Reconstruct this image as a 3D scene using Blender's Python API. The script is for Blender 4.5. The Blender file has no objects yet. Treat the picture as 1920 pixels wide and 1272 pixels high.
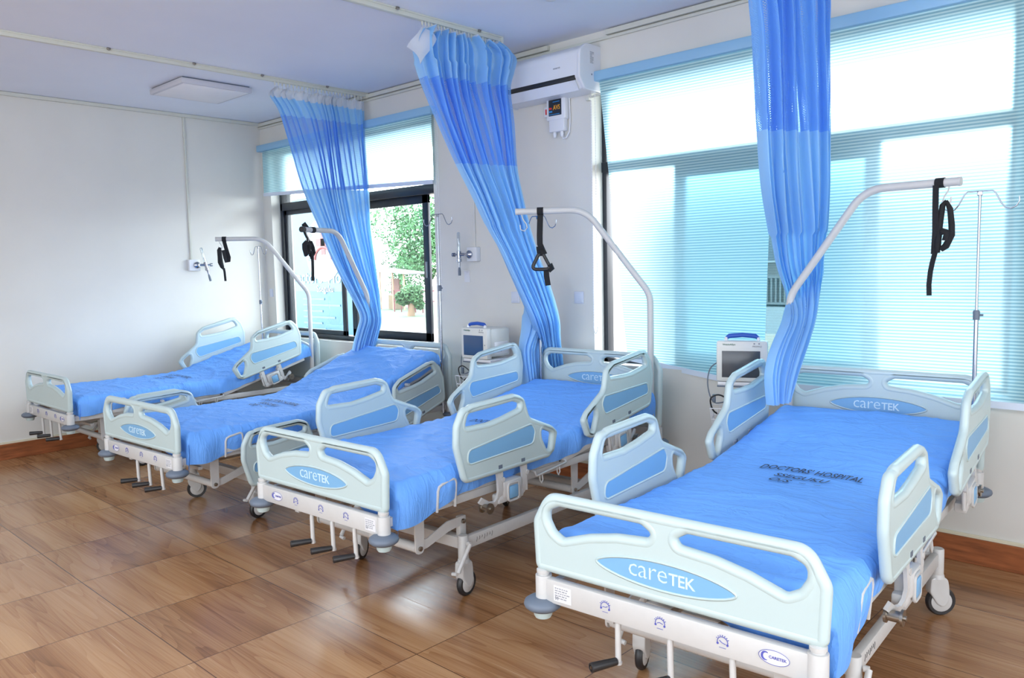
import bpy, bmesh, math, random
from math import sin, cos, pi, radians as R
from mathutils import Vector as V, Matrix as M, noise
S = bpy.context.scene
C = S.collection
random.seed(7)

# ------------------------------------------------------------------ camera, world, lights, exposure
YAW, PIT, ROL = -0.75651, 0.091087, -0.022307
cd = bpy.data.cameras.new('camera')
cam = bpy.data.objects.new('camera', cd); C.objects.link(cam); S.camera = cam
cd.sensor_width = 36.0; cd.lens = 1493.61 * 36 / 1920; cd.clip_start = .05; cd.clip_end = 400
F_ = V((sin(YAW)*cos(PIT), cos(YAW)*cos(PIT), -sin(PIT)))
r_ = V((cos(YAW), -sin(YAW), 0)); u_ = r_.cross(F_)
RT = r_*cos(ROL) + u_*sin(ROL); UP = -r_*sin(ROL) + u_*cos(ROL)
cam.matrix_world = M(((RT.x, UP.x, -F_.x, 7.7336), (RT.y, UP.y, -F_.y, -4.4122), (RT.z, UP.z, -F_.z, 1.5443), (0, 0, 0, 1)))

S.view_settings.view_transform = 'Standard'; S.view_settings.look = 'None'
S.view_settings.gamma = 1.0; S.view_settings.use_curve_mapping = False
S.view_settings.exposure = 0.37
S.cycles.use_denoising = True
S.cycles.max_bounces = 10; S.cycles.diffuse_bounces = 6; S.cycles.transparent_max_bounces = 24
S.cycles.sample_clamp_indirect = 8; S.cycles.caustics_reflective = False; S.cycles.caustics_refractive = False

w = bpy.data.worlds.new('world'); S.world = w; w.use_nodes = True
nt = w.node_tree; bg = nt.nodes['Background']
tc = nt.nodes.new('ShaderNodeTexCoord'); sp = nt.nodes.new('ShaderNodeSeparateXYZ'); cr = nt.nodes.new('ShaderNodeValToRGB')
nt.links.new(tc.outputs['Generated'], sp.inputs[0]); nt.links.new(sp.outputs['Z'], cr.inputs[0]); nt.links.new(cr.outputs[0], bg.inputs[0])
cr.color_ramp.elements[0].color = (.93, .97, 1, 1); cr.color_ramp.elements[1].color = (.62, .80, 1, 1)
bg.inputs[1].default_value = 11.0

def light(name, typ, loc, rot, energy, color=(1, 1, 1), **k):
    l = bpy.data.lights.new(name, typ); l.energy = energy; l.color = color
    for a, b in k.items():
        if a == 'portal': l.cycles.is_portal = b
        else: setattr(l, a, b)
    o = bpy.data.objects.new(name, l); o.location = loc; o.rotation_euler = rot; C.objects.link(o); return o
light('sun', 'SUN', (0, -10, 20), (R(40), 0, R(-25)), 3.2, (1, .93, .82), angle=R(2))
light('daylight_window_left', 'AREA', (1.44, .22, 1.82), (R(-90), 0, 0), 30, (.80, .90, 1), shape='RECTANGLE', size=2.6, size_y=1.95, portal=True)
light('daylight_window_right', 'AREA', (5.61, .22, 1.82), (R(-90), 0, 0), 30, (.84, .92, 1), shape='RECTANGLE', size=2.55, size_y=1.95, portal=True)
light('fill_far', 'AREA', (4.6, -5.4, 3.02), (R(5), 0, 0), 62, (.90, .95, 1), shape='RECTANGLE', size=5.5, size_y=1.6)  # added fill below the ceiling, no lamp fitting belongs to it
light('fill_opposite_side', 'AREA', (6.4, -7.4, 1.55), (R(90), 0, 0), 165, (.84, .92, 1), shape='RECTANGLE', size=7.5, size_y=2.2)  # added fill towards the window wall; the wall behind has no opening
light('fill_right_side', 'AREA', (10.3, -3.4, 1.5), (0, R(90), 0), 95, (.88, .94, 1), shape='RECTANGLE', size=2.0, size_y=4.0)  # added fill for the rail sides; the right wall has no window
light('fill_near', 'AREA', (8.4, -4.6, 3.02), (R(14), 0, R(35)), 36, (.90, .95, 1), shape='RECTANGLE', size=2.6, size_y=1.8)  # added fill by the camera, stands in for flash bounced off the ceiling

# ------------------------------------------------------------------ helpers
def mat(name, col, rough=.5, metal=0., **k):
    m = bpy.data.materials.new(name); m.use_nodes = True
    b = m.node_tree.nodes['Principled BSDF']
    b.inputs['Base Color'].default_value = (*col, 1); b.inputs['Roughness'].default_value = rough; b.inputs['Metallic'].default_value = metal
    for a, v in k.items(): b.inputs[a.replace('_', ' ')].default_value = v
    return m
def nd(m, t, **k):
    n = m.node_tree.nodes.new(t)
    for a, v in k.items(): setattr(n, a, v)
    return n
def lk(m, a, b): m.node_tree.links.new(a, b)
def math_(m, op, a, b=None, c=None):
    n = nd(m, 'ShaderNodeMath', operation=op)
    for i, v in enumerate((a, b, c)):
        if v is None: continue
        if isinstance(v, (int, float)): n.inputs[i].default_value = v
        else: lk(m, v, n.inputs[i])
    return n.outputs[0]
def ramp(m, fac, stops):
    n = nd(m, 'ShaderNodeValToRGB'); e = n.color_ramp.elements
    while len(e) < len(stops): e.new(.5)
    for q, (p, c) in zip(e, stops): q.position = p; q.color = (*c, 1)
    lk(m, fac, n.inputs[0]); return n.outputs[0]
def noisy(m, scale, amt, bump=0., dist=.01, detail=3, stretch=(1, 1, 1), c2=None):
    """procedural colour variation and bump on a principled material"""
    b = m.node_tree.nodes['Principled BSDF']
    t = nd(m, 'ShaderNodeTexCoord'); mp = nd(m, 'ShaderNodeMapping'); mp.inputs['Scale'].default_value = stretch
    n = nd(m, 'ShaderNodeTexNoise'); n.inputs['Scale'].default_value = scale; n.inputs['Detail'].default_value = detail
    lk(m, t.outputs['Object'], mp.inputs[0]); lk(m, mp.outputs[0], n.inputs['Vector'])
    c = b.inputs['Base Color'].default_value[:3]
    lo = tuple(x*(1-amt) for x in c) if c2 is None else c2; hi = tuple(min(1, x*(1+amt)) for x in c)
    lk(m, ramp(m, n.outputs[0], [(.3, lo), (.7, hi)]), b.inputs['Base Color'])
    if bump:
        bp = nd(m, 'ShaderNodeBump'); bp.inputs['Strength'].default_value = bump; bp.inputs['Distance'].default_value = dist
        lk(m, n.outputs[0], bp.inputs['Height']); lk(m, bp.outputs[0], b.inputs['Normal'])
    return m

class MB:
    def __init__(s): s.v = []; s.f = []; s.uv = []
    def add(s, vs, fs, T=None):
        n = len(s.v); s.v += [tuple(T @ V(p)) if T is not None else tuple(p) for p in vs]
        s.f += [tuple(i+n for i in f) for f in fs]; return s
    def bm(s, b, T=None):
        b.verts.index_update(); s.add([v.co.copy() for v in b.verts], [[v.index for v in f.verts] for f in b.faces], T); b.free(); return s
    def box(s, x0, x1, y0, y1, z0, z1, bev=0., T=None, seg=2):
        b = bmesh.new(); bmesh.ops.create_cube(b, size=1)
        for v in b.verts: v.co = V(((x0+x1)/2+v.co.x*(x1-x0), (y0+y1)/2+v.co.y*(y1-y0), (z0+z1)/2+v.co.z*(z1-z0)))
        if bev: bmesh.ops.bevel(b, geom=b.edges[:], offset=bev, segments=seg, profile=.5, affect='EDGES')
        return s.bm(b, T)
    def tube(s, pts, r, n=10, closed=False, cap=True, flat=None, T=None):
        """swept tube through pts; flat=(w,h) sweeps a flat ribbon with section w x h instead"""
        P = [V(p) for p in pts]; N = len(P); rs = r if isinstance(r, (list, tuple)) else [r]*N
        tan = []
        for i in range(N):
            a = P[(i-1) % N] if closed or i > 0 else P[i]; b = P[(i+1) % N] if closed or i < N-1 else P[i]
            t = (b-a); tan.append(t.normalized() if t.length > 1e-9 else V((0, 0, 1)))
        ref = V((0, 0, 1)) if abs(tan[0].z) < .9 else V((1, 0, 0))
        if flat and len(flat) > 2: ref = V(flat[2])
        up = (ref - tan[0]*ref.dot(tan[0])).normalized(); vs = []; fs = []
        for i in range(N):
            up = (up - tan[i]*up.dot(tan[i])).normalized(); sd = tan[i].cross(up)
            if flat:
                w_, h_ = flat[0]/2, flat[1]/2
                vs += [P[i]+sd*a*w_+up*b*h_ for a, b in ((1, 1), (-1, 1), (-1, -1), (1, -1))]
            else: vs += [P[i]+(sd*cos(2*pi*k/n)+up*sin(2*pi*k/n))*rs[i] for k in range(n)]
        m = 4 if flat else n
        for i in range(N if closed else N-1):
            j = (i+1) % N
            for k in range(m): fs.append((i*m+k, i*m+(k+1) % m, j*m+(k+1) % m, j*m+k))
        if cap and not closed: fs += [tuple(range(m))[::-1], tuple((N-1)*m+k for k in range(m))]
        return s.add(vs, fs, T)
    def lathe(s, prof, n=24, T=None):
        """profile [(r,z)...] around z"""
        vs = []; fs = []; L = len(prof)
        for r, z in prof: vs += [(r*cos(2*pi*k/n), r*sin(2*pi*k/n), z) for k in range(n)]
        for i in range(L-1):
            for k in range(n): fs.append((i*n+k, i*n+(k+1) % n, (i+1)*n+(k+1) % n, (i+1)*n+k))
        if prof[0][0] > 1e-6: fs.append(tuple(range(n))[::-1])
        if prof[-1][0] > 1e-6: fs.append(tuple((L-1)*n+k for k in range(n)))
        return s.add(vs, fs, T)
    def mesh(s, name, m, smooth=40):
        me = bpy.data.meshes.new(name); me.from_pydata(s.v, [], s.f); me.update()
        b = bmesh.new(); b.from_mesh(me); bmesh.ops.recalc_face_normals(b, faces=b.faces); b.to_mesh(me); b.free()
        if m: me.materials.append(m)
        if smooth:
            me.shade_smooth(); me.set_sharp_from_angle(angle=R(smooth))
        return me

def ob(name, me, parent=None, T=None, loc=None):
    o = bpy.data.objects.new(name, me); C.objects.link(o)
    if parent is not None: o.parent = parent
    if T is not None: o.matrix_basis = T
    if loc is not None: o.location = loc
    return o
def tag(o, label=None, cat=None, group=None, kind=None):
    if label: o['label'] = label
    if cat: o['category'] = cat
    if group: o['group'] = group
    if kind: o['kind'] = kind
    return o
def empty(name, loc, rz=0.):
    o = bpy.data.objects.new(name, None); o.location = loc; o.rotation_euler = (0, 0, rz); o.empty_display_size = .1; C.objects.link(o); return o
def struct(name, mb, m, smooth=0): return tag(ob(name, mb.mesh(name, m, smooth)), kind='structure')

def fillet(P, rad, n=6):
    """closed polygon with rounded corners; rad one number or a list"""
    out = []; N = len(P)
    for i in range(N):
        p = V(P[i]); a = V(P[i-1]); b = V(P[(i+1) % N]); r = rad[i] if isinstance(rad, (list, tuple)) else rad
        d1 = (a-p); d2 = (b-p); l1, l2 = d1.length, d2.length; d1.normalize(); d2.normalize()
        ang = math.acos(max(-1, min(1, d1.dot(d2))))
        if r <= 0 or ang > pi-.03: out.append(tuple(p)); continue
        t = min(r/math.tan(ang/2), l1*.49, l2*.49); q0 = p+d1*t; q1 = p+d2*t
        for k in range(n+1):
            s = k/n; q = q0*(1-s)**2+p*2*s*(1-s)*.92+p*0+q1*s*s
            w_ = (1-s)**2+2*s*(1-s)*.92+s*s; out.append(tuple(q/w_))
    return out
def resamp(P, step):
    out = []
    N = len(P)
    for i in range(N):
        a = V(P[i]); b = V(P[(i+1) % N]); L = (b-a).length
        if L < 1e-5: continue
        k = max(1, int(L/step))
        for j in range(k): out.append(tuple(a+(b-a)*j/k))
    return out
def area(P): return sum(P[i-1][0]*P[i][1]-P[i][0]*P[i-1][1] for i in range(len(P)))/2
def offset(P, d):
    """move a loop inwards (d>0) by d"""
    s = 1 if area(P) > 0 else -1; N = len(P); out = []
    for i in range(N):
        t = (V(P[(i+1) % N])-V(P[i-1])).normalized(); out.append((P[i][0]-t.y*d*s, P[i][1]+t.x*d*s))
    return out
def fill(loops, thick, bev=0.):
    cu = bpy.data.curves.new('c', 'CURVE'); cu.dimensions = '2D'; cu.fill_mode = 'BOTH'
    cu.extrude = thick/2-bev; cu.bevel_depth = bev; cu.bevel_resolution = 1
    for L in loops:
        sp_ = cu.splines.new('POLY'); sp_.points.add(len(L)-1); sp_.use_cyclic_u = True
        for p, q in zip(sp_.points, L): p.co = (q[0], q[1], 0, 1)
    o = bpy.data.objects.new('c', cu); me = bpy.data.meshes.new_from_object(o)
    vs = [tuple(v.co) for v in me.vertices]; fs = [tuple(p.vertices) for p in me.polygons]
    bpy.data.objects.remove(o); bpy.data.curves.remove(cu); bpy.data.meshes.remove(me)
    return vs, fs
XZ = M(((1, 0, 0, 0), (0, 0, -1, 0), (0, 1, 0, 0), (0, 0, 0, 1)))      # drawing plane xy -> xz
YZ = M(((0, 0, 1, 0), (1, 0, 0, 0), (0, 1, 0, 0), (0, 0, 0, 1)))       # drawing plane xy -> yz
def moulded(outer, holes, r, thick, T, m, name):
    """blow-moulded panel: thin web with a fat rounded rim round every edge"""
    mb = MB(); o_ = offset(resamp(outer, .03), r); hs = [offset(resamp(h, .02), -r) for h in holes]
    vs, fs = fill([o_]+hs, thick); mb.add(vs, fs, T)
    for L in [o_]+hs: mb.tube([(p[0], p[1], 0) for p in L], r, 10, closed=True, T=T)
    return mb.mesh(name, m, 50)
def text(txt, size, thick, T, m, name, space=1., shear=0., align='CENTER', width=None, bold=.008):
    cu = bpy.data.curves.new('t', 'FONT'); cu.body = txt; cu.size = size; cu.extrude = thick/2; cu.align_x = align; cu.align_y = 'CENTER'
    cu.space_character = space; cu.shear = shear; cu.offset = size*bold; cu.resolution_u = 2
    o = bpy.data.objects.new('t', cu); me = bpy.data.meshes.new_from_object(o)
    vs = [tuple(v.co) for v in me.vertices]; fs = [tuple(p.vertices) for p in me.polygons]
    bpy.data.objects.remove(o); bpy.data.curves.remove(cu); bpy.data.meshes.remove(me)
    if width and vs:
        a = min(v[0] for v in vs); b = max(v[0] for v in vs); k = width/(b-a); vs = [(v[0]*k, v[1], v[2]) for v in vs]
    mb = MB(); mb.add(vs, fs, T)
    return mb.mesh(name, m, 0) if m else mb

# ------------------------------------------------------------------ materials
m_wall = noisy(mat('wall_paint', (.67, .665, .63), .6), 3, .02, .05, .004, 6)
m_ceil = noisy(mat('ceiling_paint', (.76, .80, .89), .7), 2, .015)
m_trunk = mat('cream_trunking', (.60, .61, .55), .45)
m_plastic = mat('pale_moulded_plastic', (.49, .61, .62), .33)
m_inlay = mat('blue_inlay', (.19, .42, .68), .4)
m_letter = mat('pale_letter', (.60, .78, .88), .5)
m_metal = noisy(mat('cream_powder_coat', (.56, .565, .56), .38), 30, .02)
m_chrome = mat('chrome', (.40, .43, .50), .22, 1.)
m_bolt = mat('bolt_steel', (.35, .32, .28), .3, 1.)
m_grey = mat('grey_rubber', (.13, .165, .22), .5)
m_black = mat('black_rubber', (.018, .018, .020), .42)
m_strap = noisy(mat('black_webbing', (.008, .009, .012), .85), 300, .3, .3, .002)
m_white = mat('white_plastic', (.74, .76, .80), .3)
m_sticker = mat('paper_label', (.72, .73, .76), .6)
m_ink = mat('blue_ink', (.08, .09, .42), .6)
m_inkg = mat('grey_ink', (.30, .32, .36), .6)
m_brass = mat('brass_plate', (.55, .42, .26), .35, .7)
m_dark = mat('dark_frame', (.015, .02, .03), .35)
m_screen = mat('dark_screen', (.05, .06, .075), .22)
m_screenb = mat('blue_screen', (.04, .09, .20), .2)
m_handle = mat('blue_handle', (.02, .09, .45), .4)
m_base = noisy(mat('brown_skirting', (.27, .085, .03), .35), 6, .35, .1, .002, 6, (1, 1, 8))
m_orange = mat('orange_plaster', (.12, .070, .040), .8)

def cloth_mat(name, col, trans, rough=.75, bump=.25, sc=35):
    m = mat(name, col, rough); nt_ = m.node_tree; b = nt_.nodes['Principled BSDF']; out = nt_.nodes['Material Output']
    b.inputs['Specular IOR Level'].default_value = .25
    t = nd(m, 'ShaderNodeTexCoord'); n = nd(m, 'ShaderNodeTexNoise'); n.inputs['Scale'].default_value = sc; n.inputs['Detail'].default_value = 4
    lk(m, t.outputs['Object'], n.inputs['Vector']); bp = nd(m, 'ShaderNodeBump'); bp.inputs['Strength'].default_value = bump; bp.inputs['Distance'].default_value = .004
    lk(m, n.outputs[0], bp.inputs['Height']); lk(m, bp.outputs[0], b.inputs['Normal'])
    if name == 'blue_sheet':
        mp = nd(m, 'ShaderNodeMapping'); mp.inputs['Scale'].default_value = (2.2, 5.5, 2.2); mp.inputs['Rotation'].default_value = (0, 0, .3); lk(m, t.outputs['Object'], mp.inputs[0])
        n2 = nd(m, 'ShaderNodeTexNoise'); n2.inputs['Scale'].default_value = 1.6; n2.inputs['Detail'].default_value = 4; n2.inputs['Distortion'].default_value = 1.4; lk(m, mp.outputs[0], n2.inputs['Vector'])
        rg = math_(m, 'POWER', math_(m, 'SUBTRACT', 1, math_(m, 'MULTIPLY', math_(m, 'ABSOLUTE', math_(m, 'SUBTRACT', n2.outputs[0], .5)), 5)), 3)
        b2 = nd(m, 'ShaderNodeBump'); b2.inputs['Strength'].default_value = .27; b2.inputs['Distance'].default_value = .012; lk(m, rg, b2.inputs['Height']); lk(m, bp.outputs[0], b2.inputs['Normal']); lk(m, b2.outputs[0], b.inputs['Normal'])
    if trans:
        tr = nd(m, 'ShaderNodeBsdfTranslucent'); tr.inputs[0].default_value = (*[min(1, c*1.1) for c in col], 1)
        mx = nd(m, 'ShaderNodeMixShader'); mx.inputs[0].default_value = trans
        lk(m, b.outputs[0], mx.inputs[1]); lk(m, tr.outputs[0], mx.inputs[2]); lk(m, mx.outputs[0], out.inputs[0])
    return m
m_sheet = cloth_mat('blue_sheet', (.16, .42, .99), 0, .6, .3, 45)
m_curt = cloth_mat('light_blue_curtain', (.44, .72, 1.0), .5)
m_chead = cloth_mat('white_curtain_tape', (.78, .80, .84), .3)
m_net = cloth_mat('blue_curtain_net', (.26, .54, .98), .5)
def _net(m):
    out = m.node_tree.nodes['Material Output']; src = out.inputs[0].links[0].from_socket
    uv = nd(m, 'ShaderNodeUVMap'); mp = nd(m, 'ShaderNodeMapping'); mp.inputs['Rotation'].default_value = (0, 0, R(45))
    vo = nd(m, 'ShaderNodeTexVoronoi'); vo.inputs['Scale'].default_value = 125; vo.inputs['Randomness'].default_value = 0.
    lk(m, uv.outputs[0], mp.inputs[0]); lk(m, mp.outputs[0], vo.inputs['Vector'])
    f = math_(m, 'LESS_THAN', vo.outputs['Distance'], .25)
    tr = nd(m, 'ShaderNodeBsdfTransparent'); mx = nd(m, 'ShaderNodeMixShader'); lk(m, f, mx.inputs[0]); lk(m, src, mx.inputs[1]); lk(m, tr.outputs[0], mx.inputs[2]); lk(m, mx.outputs[0], out.inputs[0])
_net(m_net)

def blind_mat():
    m = mat('cellular_blind', (.50, .76, .84), .7); nt_ = m.node_tree; b = nt_.nodes['Principled BSDF']; out = nt_.nodes['Material Output']
    t = nd(m, 'ShaderNodeTexCoord'); s = nd(m, 'ShaderNodeSeparateXYZ'); lk(m, t.outputs['Object'], s.inputs[0])
    wv = math_(m, 'SINE', math_(m, 'MULTIPLY', s.outputs['Z'], 2*pi/.0165))
    f = math_(m, 'MULTIPLY_ADD', wv, .5, .5)
    col = ramp(m, f, [(.25, (.30, .60, .72)), (.75, (.62, .88, .94))])
    lk(m, col, b.inputs['Base Color'])
    bp = nd(m, 'ShaderNodeBump'); bp.inputs['Strength'].default_value = .5; bp.inputs['Distance'].default_value = .003; lk(m, f, bp.inputs['Height']); lk(m, bp.outputs[0], b.inputs['Normal'])
    tc_ = ramp(m, f, [(.25, (.34, .62, .72)), (.75, (.70, .93, .98))]); t1 = nd(m, 'ShaderNodeBsdfTranslucent'); lk(m, tc_, t1.inputs[0]); t2 = nd(m, 'ShaderNodeBsdfRefraction'); t2.inputs['IOR'].default_value = 1.12; t2.inputs['Roughness'].default_value = .75; lk(m, tc_, t2.inputs[0])
    tr = nd(m, 'ShaderNodeMixShader'); tr.inputs[0].default_value = .65; lk(m, t1.outputs[0], tr.inputs[1]); lk(m, t2.outputs[0], tr.inputs[2])
    mx = nd(m, 'ShaderNodeMixShader'); mx.inputs[0].default_value = .55
    lk(m, b.outputs[0], mx.inputs[1]); lk(m, tr.outputs[0], mx.inputs[2]); lk(m, mx.outputs[0], out.inputs[0]); return m
m_blind = blind_mat()
m_rail = mat('pale_bottom_rail', (.66, .74, .86), .45)
m_header = mat('blue_blind_rail', (.27, .50, .72), .5)
def glass_mat(name, tint, refl=.06):
    m = bpy.data.materials.new(name); m.use_nodes = True; n = m.node_tree.nodes; n.clear()
    o = n.new('ShaderNodeOutputMaterial'); a = n.new('ShaderNodeBsdfTransparent'); a.inputs[0].default_value = (*tint, 1)
    g = n.new('ShaderNodeBsdfGlossy'); g.inputs['Roughness'].default_value = .02; x = n.new('ShaderNodeMixShader'); x.inputs[0].default_value = refl
    lk(m, a.outputs[0], x.inputs[1]); lk(m, g.outputs[0], x.inputs[2]); lk(m, x.outputs[0], o.inputs[0]); return m
m_glass = glass_mat('clear_glass', (.95, .98, .98)); m_tint = glass_mat('blue_tinted_glass', (.60, .76, .80), .08)

def floor_mat():
    m = mat('wood_look_tiles', (.3, .15, .07), .25); b = m.node_tree.nodes['Principled BSDF']
    t = nd(m, 'ShaderNodeTexCoord'); s = nd(m, 'ShaderNodeSeparateXYZ'); lk(m, t.outputs['Object'], s.inputs[0])
    T_ = .625
    tx = math_(m, 'DIVIDE', math_(m, 'SUBTRACT', s.outputs['X'], 4.70-T_*20), T_); ty = math_(m, 'DIVIDE', math_(m, 'SUBTRACT', s.outputs['Y'], -1.835-T_*20), T_)
    ix = math_(m, 'FLOOR', tx); iy = math_(m, 'FLOOR', ty); fx = math_(m, 'FRACT', tx); fy = math_(m, 'FRACT', ty)
    cm = nd(m, 'ShaderNodeCombineXYZ'); lk(m, ix, cm.inputs[0]); lk(m, iy, cm.inputs[1])
    wn = nd(m, 'ShaderNodeTexWhiteNoise', noise_dimensions='2D'); lk(m, cm.outputs[0], wn.inputs['Vector'])
    # long grain along x, shifted per tile
    gx = math_(m, 'MULTIPLY_ADD', s.outputs['X'], .62, math_(m, 'MULTIPLY', wn.outputs['Value'], 40.)); gy = math_(m, 'MULTIPLY', s.outputs['Y'], 6.5)
    cg = nd(m, 'ShaderNodeCombineXYZ'); lk(m, gx, cg.inputs[0]); lk(m, gy, cg.inputs[1]); lk(m, math_(m, 'MULTIPLY', wn.outputs['Value'], 13.), cg.inputs[2])
    n1 = nd(m, 'ShaderNodeTexNoise'); n1.inputs['Scale'].default_value = 1.0; n1.inputs['Detail'].default_value = 1.5; n1.inputs['Distortion'].default_value = .3; lk(m, cg.outputs[0], n1.inputs['Vector'])
    fr = math_(m, 'FRACT', math_(m, 'MULTIPLY', n1.outputs[0], 11.)); rings = math_(m, 'POWER', fr, 2.5)
    cg2 = nd(m, 'ShaderNodeMapping'); cg2.inputs['Scale'].default_value = (1.1, 16, 1); lk(m, cg.outputs[0], cg2.inputs[0])
    n2 = nd(m, 'ShaderNodeTexNoise'); n2.inputs['Scale'].default_value = 1.6; n2.inputs['Detail'].default_value = 5; lk(m, cg2.outputs[0], n2.inputs['Vector'])
    n3 = nd(m, 'ShaderNodeTexNoise'); n3.inputs['Scale'].default_value = .9; n3.inputs['Detail'].default_value = 3; lk(m, cg.outputs[0], n3.inputs['Vector'])
    v = math_(m, 'SUBTRACT', math_(m, 'ADD', math_(m, 'MULTIPLY', n3.outputs[0], .75), math_(m, 'MULTIPLY', n2.outputs[0], .30)), math_(m, 'MULTIPLY', rings, .10))
    v = math_(m, 'ADD', v, math_(m, 'MULTIPLY', wn.outputs['Value'], .07))
    col = ramp(m, v, [(.30, (.16, .066, .026)), (.44, (.28, .130, .053)), (.58, (.39, .205, .095)), (.74, (.48, .28, .138))])
    ex = math_(m, 'MINIMUM', fx, math_(m, 'SUBTRACT', 1, fx)); ey = math_(m, 'MINIMUM', fy, math_(m, 'SUBTRACT', 1, fy))
    seam = math_(m, 'LESS_THAN', math_(m, 'MINIMUM', ex, ey), .0035)
    mx = nd(m, 'ShaderNodeMix', data_type='RGBA'); lk(m, seam, mx.inputs[0]); lk(m, col, mx.inputs[6]); mx.inputs[7].default_value = (.10, .045, .022, 1)
    lk(m, mx.outputs[2], b.inputs['Base Color'])
    lk(m, math_(m, 'MULTIPLY_ADD', n2.outputs[0], .16, .16), b.inputs['Roughness'])
    bp = nd(m, 'ShaderNodeBump'); bp.inputs['Strength'].default_value = .08; bp.inputs['Distance'].default_value = .002
    lk(m, math_(m, 'SUBTRACT', n2.outputs[0], seam), bp.inputs['Height']); lk(m, bp.outputs[0], b.inputs['Normal']); return m
m_floor = floor_mat()

# ------------------------------------------------------------------ room shell
H = 3.09; XR = 10.4; YB = -7.6; WT = .24
W1 = (.16, 2.72, .86, 2.78); W2 = (4.36, 6.86, .815, 2.78)
struct('floor', MB().box(0, XR, YB, 0, -.1, 0), m_floor)
struct('ceiling', MB().box(0, XR, YB, 0, H, H+.15), m_ceil)
struct('wall_left', MB().box(-.2, 0, YB, WT, -.1, H+.15), m_wall)
wb = MB()
for a, b, c, d in ((0, XR, -.1, W1[2]), (0, XR, W1[3], H+.15), (0, W1[0], W1[2], W1[3]), (W1[1], W2[0], W1[2], W1[3]), (W2[1], XR, W1[2], W1[3])):
    wb.box(a, b, 0, WT, c, d)
struct('wall_window', wb, m_wall)
struct('wall_right', MB().box(XR, XR+.2, YB, WT, -.1, H+.15), m_wall)
wk = MB()
for a, b, c, d in ((0, XR, -.1, H+.15),): wk.box(a, b, YB-.2, YB, c, d)
struct('wall_back', wk, m_wall)
struct('baseboard_window', MB().box(.02, XR, -.018, 0, 0, .132, .003), m_base)
struct('baseboard_left', MB().box(0, .018, YB, 0, 0, .132, .003), m_base)
m_seal = mat('pale_sealant', (.66, .62, .48), .7)
struct('trim_1', MB().box(.02, XR, -.012, 0, .132, .150, .002).box(0, .012, YB, 0, .132, .150, .002), m_seal)
t_ = MB(); t_.box(.0, .035, YB, 0, H-.032, H-.002, .003).box(.0, 4.0, -.032, 0, H-.040, H-.008, .003).box(4.5, XR, -.032, 0, H-.040, H-.008, .003)
t_.box(.0, XR, -.018, 0, H-.064, H-.046, .003)
struct('trim_2', t_, m_trunk)
tag(ob('wall_conduit', MB().box(0, .016, -.826, -.806, 1.66, H-.03, .003).box(0, .018, -.829, -.803, 2.86, 2.90, .002).mesh('wall_conduit', m_trunk, 30)), 'thin cream cable trunking running down the left wall to the oxygen outlet', 'conduit')
tag(ob('wall_conduit', MB().box(3.19, 3.206, -.014, 0, 1.70, H-.06, .003).mesh('wall_conduit', m_wall, 30)), 'thin cream trunking down the window wall to the oxygen outlet behind the middle curtain', 'conduit')

struct('shade_slab', MB().box(-1.5, 12, WT, 1.7, 2.93, 3.15), m_wall)  # slab added outside to darken the upper part of the blinds
# windows ------------------------------------------------------------
def bar(mb, x0, x1, z0, z1, y0=.11, y1=.17): mb.box(x0, x1, y0, y1, z0, z1, .004)
w1 = empty('window_1', (W1[0], .14, W1[2])); tag(w1, kind='structure')
T1 = M.Translation((-W1[0], -.14, -W1[2]))
f = MB(); bar(f, W1[0], W1[1], .86, .905, .10, .20); bar(f, W1[0], W1[1], 2.735, 2.78, .10, .20); bar(f, .16, .205, .86, 2.78, .10, .20); bar(f, 2.675, 2.72, .86, 2.78, .10, .20); bar(f, .16, 2.72, 2.175, 2.255, .10, .20)
ob('window_frame', f.mesh('f', m_dark, 30), w1, T1)
def sash(nm, x0, x1, z0, z1, y, par, T, gl, wf=.05):
    s = MB(); s.box(x0, x0+wf, y, y+.028, z0, z1, .003).box(x1-wf, x1, y, y+.028, z0, z1, .003).box(x0, x1, y, y+.028, z0, z0+wf, .003).box(x0, x1, y, y+.028, z1-wf, z1, .003)
    o = ob(nm, s.mesh('s', m_dark, 30), par, T); ob('pane', MB().box(x0+wf, x1-wf, y+.012, y+.016, z0+wf, z1-wf).mesh('g', gl, 0), o)
    ob('sash_latch', MB().box(x1-wf*.7, x1-wf*.3, y-.006, y, 1.46, 1.60, .002).mesh('g', m_bolt, 30), o); return o
sash('window_sash', .20, 1.235, .90, 2.18, .12, w1, T1, m_glass); sash('window_sash', 1.30, 2.46, .90, 2.18, .155, w1, T1, m_glass, .075)
ob('pane', MB().box(.205, 2.675, .15, .154, 2.255, 2.735).mesh('g', m_glass, 0), w1, T1)
w2 = empty('window_2', (W2[0], .14, W2[2])); tag(w2, kind='structure')
T2 = M.Translation((-W2[0], -.14, -W2[2]))
f = MB(); bar(f, W2[0], W2[1], .815, .885, .11, .18); bar(f, W2[0], W2[1], 2.735, 2.78, .10, .20); bar(f, 4.36, 4.395, .815, 2.78, .11, .18); bar(f, 6.815, 6.86, .815, 2.78, .10, .20); bar(f, W2[0], W2[1], 2.175, 2.245, .10, .20)
ob('window_frame', f.mesh('f', m_dark, 30), w2, T2)
sash('window_sash', 4.93, 6.21, .88, 2.18, .13, w2, T2, m_tint, .085)
ob('pane', MB().box(4.405, 6.815, .15, .154, 2.245, 2.735).mesh('g', m_glass, 0), w2, T2)

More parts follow.
